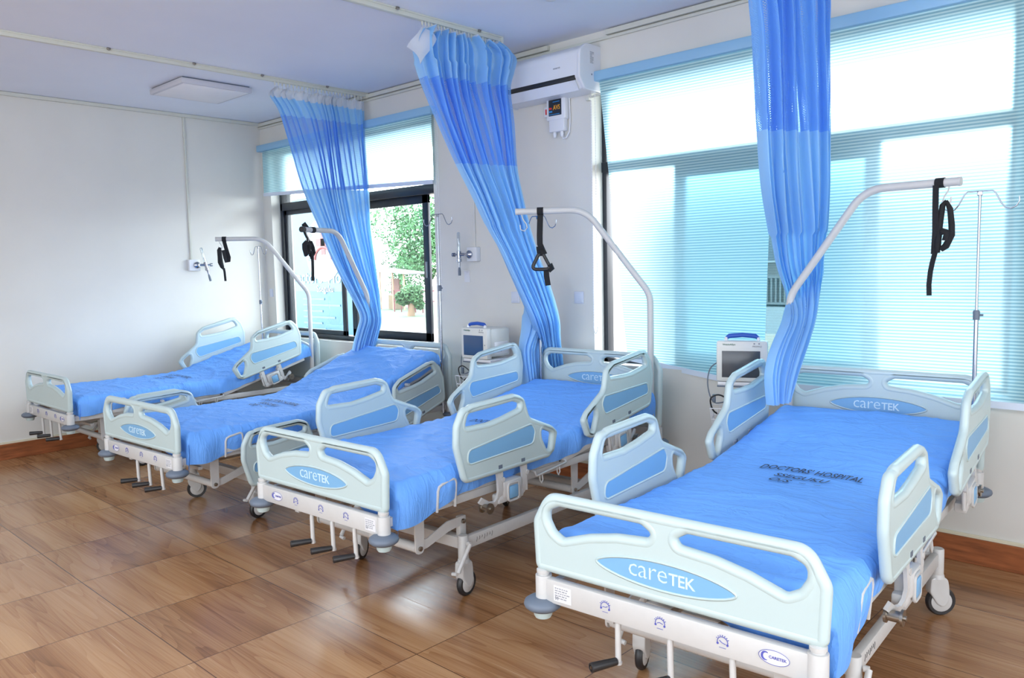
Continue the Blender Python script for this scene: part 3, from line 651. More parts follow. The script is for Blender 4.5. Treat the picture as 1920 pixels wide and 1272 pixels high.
def sheet_h(x, y, seed):
    """height of the sheet over the flat mattress: crown, creases"""
    c = .008*(1-(x/.45)**2); tx_, ty_ = logos_xy[seed-1]
    q = V((x*2.2+seed*3.1, y*1.1, seed*1.7)); c += .0075*noise.noise(q*2)
    # long shallow creases running across at a slant
    for k, (ax, ay, am, sc) in enumerate(((.35, 1, .009, 7), (-.5, 1, .006, 11), (1, .25, .006, 9), (.9, .9, .004, 16), (-.15, 1, .004, 22))):
        u = (x*ax+y*ay)*sc+2.2*noise.noise(V((x*1.5+k*9+seed, y*1.5, k*3.3+seed*.7))); m_ = .5+.5*noise.noise(V((x*1.8-k*5, y*1.8+seed*2, 5+k)))
        c += am*max(0, 1-abs(((u % 2)-1))*3.2)*max(0, m_)*1.3*(1-.9*math.exp(-((x-tx_)/.27)**4-((y-ty_+.06)/.19)**4))
    return c
def sheet_mesh(th, seed, droops):
    sp_ = spine(th); hw, hl, rr, dr = .455, 1.035, .028, .118
    def prof(t, half):                      # t: distance from centre line along cloth; returns position, drop
        s = 1 if t >= 0 else -1; t = abs(t); flat = half-rr; arcL = rr*pi/2
        if t <= flat: return s*t, 0.
        if t <= flat+arcL: a = (t-flat)/rr; return s*(flat+rr*sin(a)), rr*(1-cos(a))
        return s*half, rr+(t-flat-arcL)
    nx, ny = 74, 150; TX = hw-rr+rr*pi/2+dr-rr; TY = hl-rr+rr*pi/2+dr-rr; vs = []; fs = []
    for j in range(ny+1):
        ty = -TY+2*TY*j/ny
        for i in range(nx+1):
            tx = -TX+2*TX*i/nx; x, dx = prof(tx, hw); y, dy = prof(ty, hl); d = max(dx, dy)
            if dx > 0 and dy > 0: d = (dx**4+dy**4)**.25
            side = min(1, d/.06); ext = 0
            for cx, cy, rad, am in droops: ext += am*math.exp(-((x-cx)**2+(y-cy)**2)/rad**2)
            hem = .010*noise.noise(V((x*4+seed, y*5, 2.2)))
            d2 = d*(1+(ext+hem)/dr)
            fold = .010*side*noise.noise(V((x*9+seed, y*9, d*4)))+.006*side*sin((x*31 if dy > dx else y*31)+3*noise.noise(V((x*3, y*3, seed))))
            ox = (1 if x > 0 else -1)*(fold+.010*ext*8*side) if dx > rr*.6 else 0; oy = (1 if y > 0 else -1)*(fold+.004) if dy > rr*.6 else 0
            bulge = .010*sin(pi*min(1, max(0, d)/.118))
            if dx > rr*.6: ox += (1 if x > 0 else -1)*bulge
            h = MZ1-ZH+sheet_h(x, y, seed)*(1-side)-d2
            yy, zz = bend(sp_, y+oy, h); vs.append((x+ox, yy, zz))
    for j in range(ny):
        for i in range(nx): k = j*(nx+1)+i; fs.append((k, k+1, k+nx+2, k+nx+1))
    return MB().add(vs, fs).mesh('sheet', m_sheet, 80), sp_
def core_mesh(sp_):
    vs = []; fs = []; n = 24; hl = 1.02; hw = .43
    for j in range(n+1):
        s = -hl+2*hl*j/n
        for x, h in ((-hw, .004), (hw, .004), (hw, .088), (-hw, .088)): yy, zz = bend(sp_, s, h); vs.append((x, yy, zz))
    for j in range(n):
        for k in range(4): fs.append((j*4+k, j*4+(k+1) % 4, j*4+4+(k+1) % 4, j*4+4+k))
    fs += [(0, 1, 2, 3), (n*4, n*4+1, n*4+2, n*4+3)]
    return MB().add(vs, fs).mesh('mattress', mat('navy_cover', (.03, .05, .2), .5), 40)
m_print = mat('navy_print', (.012, .022, .075), .7)
def lettering(sp_, seed, x0=0., y0=.13):
    res = []
    def put(txt, size, x, y, width, arch=0.):
        out = MB(); mb = text(txt, size, 0, None, None, '', 1., .18, width=width, bold=.014); out_v = []
        for v in mb.v:
            px, py = x+v[0], y+v[1]+arch*(1-(v[0]/(width/2))**2)
            h = MZ1-ZH+sheet_h(px, py, seed)+.0065; yy, zz = bend(sp_, py, h); out_v.append((px, yy, zz))
        n = len(out.v); out.v += out_v; out.f += [tuple(i+n for i in f) for f in mb.f]; res.append(out.mesh('lettering', m_print, 0))
    put("DOCTORS' HOSPITAL", .078, x0, y0, .415, .018); put('SSEGUKU', .070, x0-.01, y0-.085, .215)
    put('O/S', .07, x0-.07, y0-.165, .085); put('- -', .07, x0+.05, y0-.160, .085)
    return res

# trapeze bars, IV poles, straps ---------------------------------------
def trapeze(parent_T, sx, az, label, dz):
    """pole in the head corner; az = direction of the arm in bed axes"""
    e = ob('trapeze_bar', None, None); e.empty_display_size = .1; e.matrix_world = parent_T @ M.Translation((sx*.43, 1.045, dz+.45)); tag(e, label, 'trapeze bar', 'trapeze bars over the beds')
    d = V((cos(az), sin(az), 0)); P = [V((0, 0, z)) for z in (0, .4, .82)]
    def bez(a, b, c, n=9): return [a*(1-t)**2+b*2*t*(1-t)+c*t*t for t in [i/n for i in range(n+1)]]
    k1 = V((0, 0, .905)); k2 = d*.385+V((0, 0, 1.425)); end = d*.80+V((0, 0, 1.425))
    P += bez(V((0, 0, .85)), k1, k1+(k2-k1).normalized()*.06); P += bez(k2+(k1-k2).normalized()*.10, k2, k2+d*.10); P += [end]
    ob('pole', MB().tube(P, .0195, 16).mesh('p', m_metal, 60), e)
    ob('end_cap', MB().tube([end, end+d*.012], .0205, 16).mesh('p', m_metal, 40), e)
    return parent_T @ M.Translation((sx*.43, 1.045, dz+.45)), d
def iv_pole(parent_T, sx, top, label, dz):
    e = ob('iv_pole', None); e.empty_display_size = .1; e.matrix_world = parent_T @ M.Translation((sx*.43, 1.045, dz+.45)); tag(e, label, 'IV pole', 'IV poles on the beds')
    t = top-.45-dz
    ob('lower_tube', MB().tube([(0, 0, 0), (0, 0, t-.56)], .0095, 12).mesh('p', m_chrome, 60), e)
    ob('height_clamp', MB().lathe([(0, -.022), (.014, -.022), (.015, .015), (.011, .022), (0, .022)], 16, M.Translation((0, 0, t-.56))).tube([(0, 0, t-.56), (.028, 0, t-.56)], .005, 8).mesh('p', m_grey, 40), e)
    ob('upper_tube', MB().tube([(0, 0, t-.56), (0, 0, t)], .0062, 12).mesh('p', m_chrome, 60), e)
    P = []
    for s in (-1, 1):
        Q = [(s*.01, 0, t), (s*.05, 0, t), (s*.062, 0, t-.012), (s*.085, 0, t-.058), (s*.10, 0, t-.078), (s*.12, 0, t-.084), (s*.142, 0, t-.074), (s*.153, 0, t-.052), (s*.152, 0, t-.032)]
        P.append(Q)
    ob('bag_hook', MB().tube(P[0], .0032, 8).tube(P[1], .0032, 8).box(-.011, .011, -.006, .006, t-.02, t+.003, .002).mesh('p', m_chrome, 60), e)
def ribbon(P, w_=.030, t=.003, ref=(0, 1, 0)): return MB().tube(P, 0, flat=(w_, t, ref))

def bed(i, x, y, th, dz, back, rails, trap, iv, labels, logos, droops, seed):
    e = empty('hospital_bed', (x, y, 0), th); tag(e, labels[0], 'hospital bed', 'ward beds')
    U = M.Translation((0, 0, dz)); W = M.Translation((x, y, 0)) @ M.Rotation(th, 4, 'Z')
    for nm, me, inl, tx, rm, yy in (('footboard', foot_me, foot_in, foot_tx, foot_rim, -1.0975), ('headboard', head_me, head_in, head_tx, head_rim, 1.0975)):
        b = ob(nm, me, e, M.Translation((0, yy, dz)))
        if i == 0 and nm == 'footboard': continue
        ob('inlay', inl, b); ob('inlay_rim', rm, b); ob('lettering', tx, b)
    for me, pm in ((beam_f, post_f), (beam_h, post_h)):
        b = ob('end_beam', me, e, U)
        for px in (-.445, .445): ob('post', pm, b, M.Translation((px, 0, 0)))
        if me is beam_f:
            xs = (-.357, -.195, -.005, .190, .336) if logos == 0 else (.380, .218, .040, -.150, -.300)
            l = ob('label', lab_me, b, M.Translation((xs[0], -1.1182, .487))); ob('printing', lines_me, b, M.Translation((xs[0], -1.1182, .487)))
            for k in range(3): ob('position_icon', icons[k if logos == 0 else 2-k], b, M.Translation((xs[1+k], -1.1190, .490)))
            ob('oval_sticker', logo_me, b, M.Translation((xs[4], -1.1188, .490))); ob('printing', logo_ink, b, M.Translation((xs[4], -1.1195, .490)))
    for sx in (-1, 1):
        for yy in (-1.105, 1.105): b = ob('corner_bumper', bump_me, e, M.Translation((sx*.447, yy, dz))); ob('bumper_collar', collar_me, b)
    for k, xx in enumerate((-.060, .098, .262) if logos else (-.164, .022, .223)):
        c = ob('crank', crank[0], e, M.Translation((xx, -1.095, dz)) @ M.Rotation(R(.5-k), 4, 'Y') @ M.Rotation(R((-4, 2, -3)[k])*0, 4, 'Z'))
        h_ = ob('crank_handle', crank[1], c, M.Translation((0, -.012, .322)) @ M.Rotation(R(-26), 4, 'Z') @ M.Translation((0, .012, -.322))); ob('bolt', crank[2], c, h_.matrix_basis.copy())
    ob('deck_frame', deck_d, e, U); ob('leg_section', deck_p, e, U)
    RB = U @ M.Translation((0, YH, ZH)) @ M.Rotation(back, 4, 'X') @ M.Translation((0, -YH, -ZH))
    ob('back_section', deck_b, e, RB)
    ob('mattress_stop', ret_me, e, U); ob('mattress_stop', ret_me, e, U @ M.Scale(-1, 4, (1, 0, 0)))
    ob('drainage_hook_bar', hook_me, e, U)
    for (pl, ar, tu, bo) in (LF, LH):
        ob('torsion_tube', tu, e, U)
        for Q in (U, U @ M.Rotation(0, 4, 'X') @ M.Scale(-1, 4, (1, 0, 0))):
            ob('lift_plate', pl, e, Q); a = ob('lift_arm', ar, e, Q)
            for bb in bo: ob('pivot_bolt', bb, a)
    b = ob('base_frame', base_me, e); ob('stencil_mark', marks_me, b)
    for sx in (-1, 1):
        for yy in (-.58, .60):
            a = random.Random(i*10+sx+yy).uniform(-.5, .5)+(0 if yy < 0 else .4); 
            if sx > 0 and yy < 0: a = .12
            if sx > 0 and yy > 0: a = -.9
            c = ob('caster', cast[2], e, M.Translation((sx*.385, yy, 0)) @ M.Rotation(a, 4, 'Z'))
            wl = M.Translation((0, .016, .0636)); ob('tyre', cast[0], c, wl); ob('wheel_hub', cast[1], c, wl)
    ob('brake_pedal', pedal_me, e, M.Translation((.385, -.58, 0))); ob('brake_pedal', pedal_me, e, M.Translation((-.385, -.58, 0)) @ M.Scale(-1, 4, (1, 0, 0)))
    for sx, h, raised, off in rails:
        me, inl, rm = RH if h else RF; B = RB if h else U
        r_o = ob('side_rail', me, e, B @ M.Translation((sx*(.50 if raised else .528), 0, 0)) @ M.Translation(off)); ob('inlay', inl, r_o); ob('inlay_rim', rm, r_o); [ob('hinge_pocket', q, r_o) for q in SL[h]]
        bx = B @ M.Translation((sx*.487, 0, 0)); ms = BR[(h, 1 if raised else 0, sx)]
        a = ob('rail_bracket', ms[1], e, bx); ob('arm', ms[0], a); ob('release_latch', ms[2], a); ob('latch_frame', ms[3], a); ob('damper', ms[4], a)
    # mattress (lies on the bed: its own thing)
    sh, sp_ = sheet_mesh(back, seed, droops); m_ = ob('mattress', core_mesh(sp_), None, W @ U); tag(m_, labels[1], 'mattress', 'mattresses in blue sheets')
    s_ = ob('fitted_sheet', sh, m_); [ob('lettering', q, s_) for q in lettering(sp_, seed, *(logos_xy[i]))]
    tw = trapeze(W, trap[0], trap[1], labels[2], dz); iv_pole(W, iv[0], iv[1], labels[3], dz)
    return W, tw
logos_xy = {0: (0, -.05), 1: (.0, -.12), 2: (.02, .10), 3: (.0, .13)}
up, dn = (0, 0, 0), (0, 0, -.305)
beds = []
beds.append(bed(0, .7889, -1.3104, .0214, -.0234, R(15.5), [(1, 0, 0, dn), (-1, 0, 0, dn), (1, 1, 1, up), (-1, 1, 1, up)], (1, R(232)), (-1, 1.80),
    ('hospital bed against the left wall, raised rails only at its head', 'blue-sheeted mattress on the bed against the left wall', 'white trapeze bar in the farthest left corner, before the bare wall', 'thin IV pole in the corner by the left wall'), 0, [(-.45, -1.03, .12, .02), (.45, -1.0, .2, .03)], 1))
beds.append(bed(1, 2.7745, -1.4134, .0521, -.0263, R(20), [(1, 0, 0, (0, -.01, -.305)), (-1, 0, 0, (.01, -.23, -.175)), (1, 1, 0, dn), (-1, 1, 0, dn)], (-1, R(-73)), (1, 1.95),
    ('hospital bed with its backrest highest and rails lowered, second from the left', 'blue-sheeted mattress raised highest at its head, second from the left', 'trapeze bar wrapped in the left curtain, black strap knotted near its end', 'IV pole at the right edge of the left window'), 1, [(.45, -.95, .24, .065)], 2))
beds.append(bed(2, 4.6501, -1.3837, .0459, .0015, R(8.6), [(1, 0, 1, up), (-1, 0, 1, up), (1, 1, 1, up), (-1, 1, 1, up)], (1, R(213)), (-1, 1.875),
    ('hospital bed with all four rails up, third from the left, in mid frame', 'blue-sheeted mattress on the third bed from the left', 'trapeze bar above the third bed carrying a triangular black handle', 'IV pole wrapped in the middle curtain at the third bed'), 1, [(.45, -.98, .22, .08), (.45, .98, .12, .04)], 3))
beds.append(bed(3, 6.4239, -1.3769, .0661, .0019, R(8.8), [(1, 0, 1, up), (-1, 0, 1, up), (1, 1, 1, up), (-1, 1, 1, up)], (-1, R(-8)), (1, 1.835),
    ('nearest and largest hospital bed at the right, its footboard facing the camera', 'blue-sheeted mattress on the nearest bed, with the clearest black lettering', 'trapeze bar crossing the right blind above the nearest bed', 'chrome IV pole in front of the right blind at the nearest bed'), 0, [(.45, -1.0, .26, .115), (-.4, -1.0, .2, .01)], 4))

# hanging straps -------------------------------------------------------
def strap(i, r, label, parts):
    tw, d = beds[i][1]; base = tw @ (V((0, 0, 1.425))+d*r); az = math.atan2((tw.to_3x3() @ d).y, (tw.to_3x3() @ d).x)
    e = empty('trapeze_strap', base, az); tag(e, label, 'strap', 'black straps on the trapeze bars')
    # local x runs along the bar, y across it
    ring = [(0, .0215*cos(2*pi*k/16), .0215*sin(2*pi*k/16)) for k in range(16)]
    ob('loop', MB().tube(ring, 0, closed=True, flat=(.038, .003, (0, 1, 0))).mesh('l', m_strap, 50), e)
    for nm, m, mb in parts: ob(nm, mb.mesh(nm, m, 50), e)
def s_hook(x, z0, sc=1.):
    return MB().tube([(x, .0, z0), (x-.005*sc, .002, z0-.02*sc), (x-.022*sc, .004, z0-.045*sc), (x-.026*sc, .004, z0-.062*sc), (x-.012*sc, .004, z0-.078*sc), (x+.006*sc, .004, z0-.070*sc), (x+.008*sc, .004, z0-.048*sc)], .0035, 8)
# far left: folded strap hanging from a small hook, thin tail
strap(0, .735, 'folded black strap on the trapeze bar before the bare left wall', [
    ('webbing', m_strap, ribbon([(.005, -.02, -.02), (-.008, -.022, -.08), (-.030, -.02, -.17), (-.028, -.01, -.20), (-.008, 0, -.205), (0, .0, -.17), (.012, 0, -.10)], .034, .004)),
    ('hook', m_metal, s_hook(.045, -.015)),
    ('grip_bundle', m_strap, MB().tube([(.040, 0, -.075), (.048, 0, -.10), (.046, 0, -.16), (.044, 0, -.21), (.030, 0, -.255), (.020, 0, -.275)], [.012, .020, .021, .024, .018, .008], 8)),
    ('tail', m_strap, ribbon([(.018, 0, -.265), (.012, 0, -.30), (.010, 0, -.34), (.008, 0, -.385)], .020, .003))])
# knotted one in front of the left window
strap(1, .70, 'black strap tied in a knot on the bar before the left window', [
    ('webbing', m_strap, ribbon([(.02, -.022, .01), (.05, -.028, .045), (.075, -.024, .035), (.065, -.02, -.02), (.03, -.02, -.07), (.0, -.01, -.12), (-.01, 0, -.17), (.02, 0, -.20), (.05, 0, -.18)], .030, .004)),
    ('hook', m_metal, s_hook(.075, -.015)),
    ('knot', m_strap, MB().tube([(.10, 0, -.11), (.08, .0, -.095), (.05, 0, -.115), (.06, 0, -.16), (.085, 0, -.185), (.10, 0, -.14)], .019, 8, True).tube([(.03, 0, -.09), (.005, 0, -.13), (-.005, 0, -.17), (.02, 0, -.205), (.04, 0, -.16)], .016, 8)),
    ('tail', m_strap, ribbon([(.012, 0, -.17), (.014, 0, -.25), (.016, 0, -.32), (.022, 0, -.38)], .032, .003)),
    ('end_sleeve', m_black, MB().tube([(.098, 0, 0), (.130, 0, 0)], .0215, 16))])
# third bed: triangular handle
tri = fillet([(-.062, -.355), (.062, -.355), (.014, -.262), (-.014, -.262)], [.022, .022, .012, .012], 6)
strap(2, .66, 'black strap with a triangular handle hanging over the third bed', [
    ('webbing', m_strap, ribbon([(0, -.002, -.018), (.003, 0, -.08), (.006, 0, -.15), (.006, .0, -.20), (-.012, 0, -.245), (-.02, 0, -.262)], .036, .006)),
    ('buckle', m_strap, MB().tube([(.02, 0, -.225), (-.01, 0, -.225), (-.026, 0, -.255), (0.0, 0, -.262), (.014, .0, -.25)], .013, 8, True)),
    ('handle', m_black, MB().tube([(p[0], 0, p[1]) for p in tri], .0115, 10, True)),
    ('handle_pad', m_strap, MB().tube([(-.052, 0, -.325), (-.066, 0, -.350), (-.045, 0, -.362)], .017, 8)),
    ('tail', m_strap, ribbon([(-.03, 0, -.360), (-.032, 0, -.40), (-.040, 0, -.455)], .034, .003)),
    ('hook', m_metal, s_hook(.115, -.018, 1.3))])
# nearest: bundled strap before the right blind
strap(3, .725, 'bundled black strap on the bar before the right blind', [
    ('webbing', m_strap, ribbon([(-.012, -.02, -.01), (-.012, -.018, -.10), (-.012, -.012, -.22), (-.018, -.005, -.32)], .026, .004)),
    ('hook', m_metal, s_hook(.038, -.018)),
    ('grip_bundle', m_strap, MB().tube([(.028, 0, -.082), (.012, 0, -.10), (.0, 0, -.20), (-.006, 0, -.285), (-.004, 0, -.315)], [.008, .013, .015, .016, .010], 8).tube([(.026, 0, -.082), (.044, 0, -.12), (.052, 0, -.19), (.054, 0, -.235), (.030, 0, -.285), (.010, 0, -.30)], [.008, .013, .014, .014, .016, .012], 8).tube([(.01, 0, -.22), (.035, 0, -.225), (.03, 0, -.26)], .018, 8)),
    ('tail', m_strap, ribbon([(-.014, 0, -.31), (-.026, 0, -.36), (-.034, .003, -.40), (-.038, 0, -.46), (-.036, 0, -.51)], .022, .003))])

# ------------------------------------------------------------------ things on the window wall
def ac():
    x0, x1, z0, z1 = 3.66, 4.44, 2.695, 2.985
    e = empty('air_conditioner', (4.1, 0, 2.7)); tag(e, 'white split air conditioner high on the wall beside the middle curtain', 'air conditioner')
    T = M.Translation((-4.1, 0, -2.7))
    P = fillet([(-.002, z1), (-.150, z1), (-.215, z1-.045), (-.222, z0+.075), (-.165, z0+.004), (-.002, z0)], [.0, .05, .05, .03, .03, 0], 6)
    vs, fs = fill([P], x1-x0-.05, .0); body = MB().add(vs, fs, M.Translation(((x0+x1)/2, 0, 0)) @ YZ)
    ob('body', body.mesh('b', m_white, 35), e, T)
    for xa in (x0+.0125, x1-.0125):
        vs, fs = fill([P], .025, .006); ob('end_cap', MB().add(vs, fs, M.Translation((xa, 0, 0)) @ YZ).mesh('c', m_white, 40), e, T)
    lv = MB().box(x0+.05, x1-.045, -.226, -.180, z0+.058, z0+.086, .003, M.Identity(4)); ob('air_slot', lv.mesh('s', m_black, 30), e, T)
    fl = MB().add([(x0+.05, -.214, z0+.056), (x1-.05, -.214, z0+.056), (x1-.05, -.168, z0+.0), (x0+.05, -.168, z0+.0), (x0+.05, -.219, z0+.054), (x1-.05, -.219, z0+.054), (x1-.05, -.174, z0-.004), (x0+.05, -.174, z0-.004)], [(0, 1, 2, 3), (4, 5, 6, 7), (0, 1, 5, 4), (2, 3, 7, 6), (1, 2, 6, 5), (0, 3, 7, 4)])
    ob('louvre', fl.mesh('l', m_white, 30), e, T)
    ob('energy_label', MB().box(x1-.0005, x1+.001, -.12, -.07, z0+.17, z0+.25).mesh('l', m_sticker, 0), e, T)
    b = MB(); r = random.Random(2)
    for k in range(9):
        z = z0+.245-k*.0085; b.box(x1+.001, x1+.0015, -.116, -.116+r.uniform(.02, .042), z-.004, z)
    ob('printing', b.mesh('l', m_inkg, 0), e, T)
    ob('printing', text('INVERTER', .014, .0006, M.Translation((4.24, -.2205, z0+.155)) @ XZ, m_inkg, 'p'), e, T)
    ob('receiver', MB().lathe([(0, 0), (.006, 0), (.006, .002), (0, .002)], 12, M.Translation((x1+.001, -.10, z0+.10)) @ M.Rotation(R(90), 4, 'Y')).mesh('r', m_inkg, 30), e, T)
    return e
ac()
tag(ob('drain_pipe', MB().tube([(4.34, -.02, 2.668), (4.60, -.02, 2.69)], .008, 8).box(4.335, 4.365, -.035, 0, 2.65, 2.675, .003).mesh('d', m_trunk, 40)), 'short cream pipe stub under the right end of the air conditioner', 'pipe')
def avs():
    e = empty('voltage_guard', (4.085, 0, 2.60)); tag(e, 'white wall-mounted voltage guard box with AVS display under the air conditioner', 'voltage guard')
    ob('case', MB().box(-.085, .085, -.055, 0, -.045, .115, .012).box(-.070, .070, -.048, 0, -.125, -.030, .010).mesh('c', m_white, 40), e)
    ob('display', MB().box(-.060, .055, -.0575, -.054, -.015, .095, .002).mesh('c', m_dark, 30), e)
    ob('lettering', text('AVS', .046, .001, M.Translation((.014, -.0585, .038)) @ XZ, mat('orange_print', (.85, .38, .02), .5), 't', width=.062), e)
    ob('indicator', MB().box(-.054, -.030, -.0590, -.057, .030, .042).mesh('i', mat('red_print', (.7, .03, .03), .4), 0), e)
    ob('indicator', MB().box(-.054, -.026, -.0590, -.057, .008, .020).box(-.02, .04, -.0590, -.057, .076, .081).box(-.054, .04, -.0590, -.057, -.008, -.004).mesh('i', mat('blue_print', (.03, .25, .6), .4), 0), e)
    ob('power_switch', MB().box(-.125, -.085, -.03, 0, -.01, .06, .004).mesh('s', m_white, 40), e)
    ob('switch_rocker', MB().box(-.110, -.094, -.036, -.029, .006, .044, .003).mesh('s', mat('red_rocker', (.7, .02, .02), .3), 40), e)
    for x in (-.030, .035): ob('cable_gland', MB().lathe([(0, -.162), (.008, -.162), (.012, -.150), (.015, -.140), (.012, -.132), (.012, -.120), (0, -.12)], 16, M.Translation((x, -.028, 0))).mesh('g', m_white, 40), e)
    ob('cable', MB().tube([(.035, -.028, -.16), (.045, -.028, -.175), (.070, -.025, -.172), (.092, -.015, -.13), (.096, -.012, -.04), (.092, -.012, .10)], .0045, 8).mesh('g', m_white, 60), e)
avs()
m_socket = mat('lavender_white_plate', (.62, .66, .76), .4)
for x, z, lb in ((3.62, 1.31, 'square socket plate half behind the middle curtain'), (4.232, 1.315, 'square socket plate between the middle curtain and the large window'), (.085, 1.32, 'narrow switch plate in the left corner beside the window')):
    hw = .042 if x > 1 else .030
    e = empty('socket_plate', (x, 0, z)); tag(e, lb, 'socket', 'wall socket plates')
    ob('plate', MB().box(-hw, hw, -.010, 0, -.043, .043, .004).mesh('p', m_socket, 40), e); ob('cover', MB().box(-hw*.75, hw*.75, -.013, -.009, -.032, .032, .002).mesh('p', m_socket, 30), e)
m_clear = glass_mat('flow_tube_glass', (.80, .86, .90), .25)
def flowmeter(T, label, tilt=0.):
    e = ob('oxygen_outlet', None); e.matrix_world = T; e.empty_display_size = .1; tag(e, label, 'oxygen outlet', 'wall oxygen outlets')
    ob('wall_box', MB().box(-.045, .065, -.045, 0, -.055, .055, .005).mesh('b', m_white, 40), e)
    A = M.Translation((-.075, -.10, 0)) @ M.Rotation(tilt, 4, 'Y')
    ob('valve', MB().lathe([(0, 0), (.030, 0), (.032, .012), (.022, .022), (.012, .03), (.012, .055), (0, .055)], 20, M.Translation((-.01, -.045, 0)) @ M.Rotation(R(90), 4, 'X')).tube([(-.01, -.09, 0), (-.075, -.10, 0)], .012, 12).lathe([(0, -.03), (.017, -.028), (.017, .028), (0, .03)], 16, A).tube([(-.075, -.10, 0), (-.118, -.11, 0)], .007, 8).lathe([(0, 0), (.016, 0), (.016, .02), (0, .02)], 12, M.Translation((-.115, -.11, 0)) @ M.Rotation(R(-90), 4, 'Y')).mesh('v', m_chrome, 50), e)
    ob('flow_tube', MB().lathe([(0, .03), (.013, .03), (.013, .165), (.009, .175), (0, .175)], 16, A).mesh('f', m_clear, 50), e)
    ob('outlet_nozzle', MB().lathe([(0, -.10), (.007, -.10), (.010, -.06), (.020, -.055), (.020, -.032), (0, -.03)], 16, A).mesh('n', m_chrome, 50), e)
    ob('hose_stub', MB().lathe([(0, -.165), (.011, -.165), (.011, -.125), (.008, -.10), (0, -.10)], 14, A).mesh('n', m_grey, 50), e)
flowmeter(M.Translation((3.185, 0, 1.645)), 'chrome oxygen flow meter on the window wall between the two windows')
tag(ob('oxygen_tag', MB().box(3.065, 3.125, -.006, 0, 1.425, 1.515, .001).mesh('t', m_sticker, 0)), 'small white card on the wall below the middle oxygen flow meter', 'card')
flowmeter(M.Translation((0, -.79, 1.625)) @ M.Rotation(R(90), 4, 'Z') @ M.Scale(-1, 4, (1, 0, 0)), 'chrome oxygen flow meter on the left wall below the cable trunking', R(14))

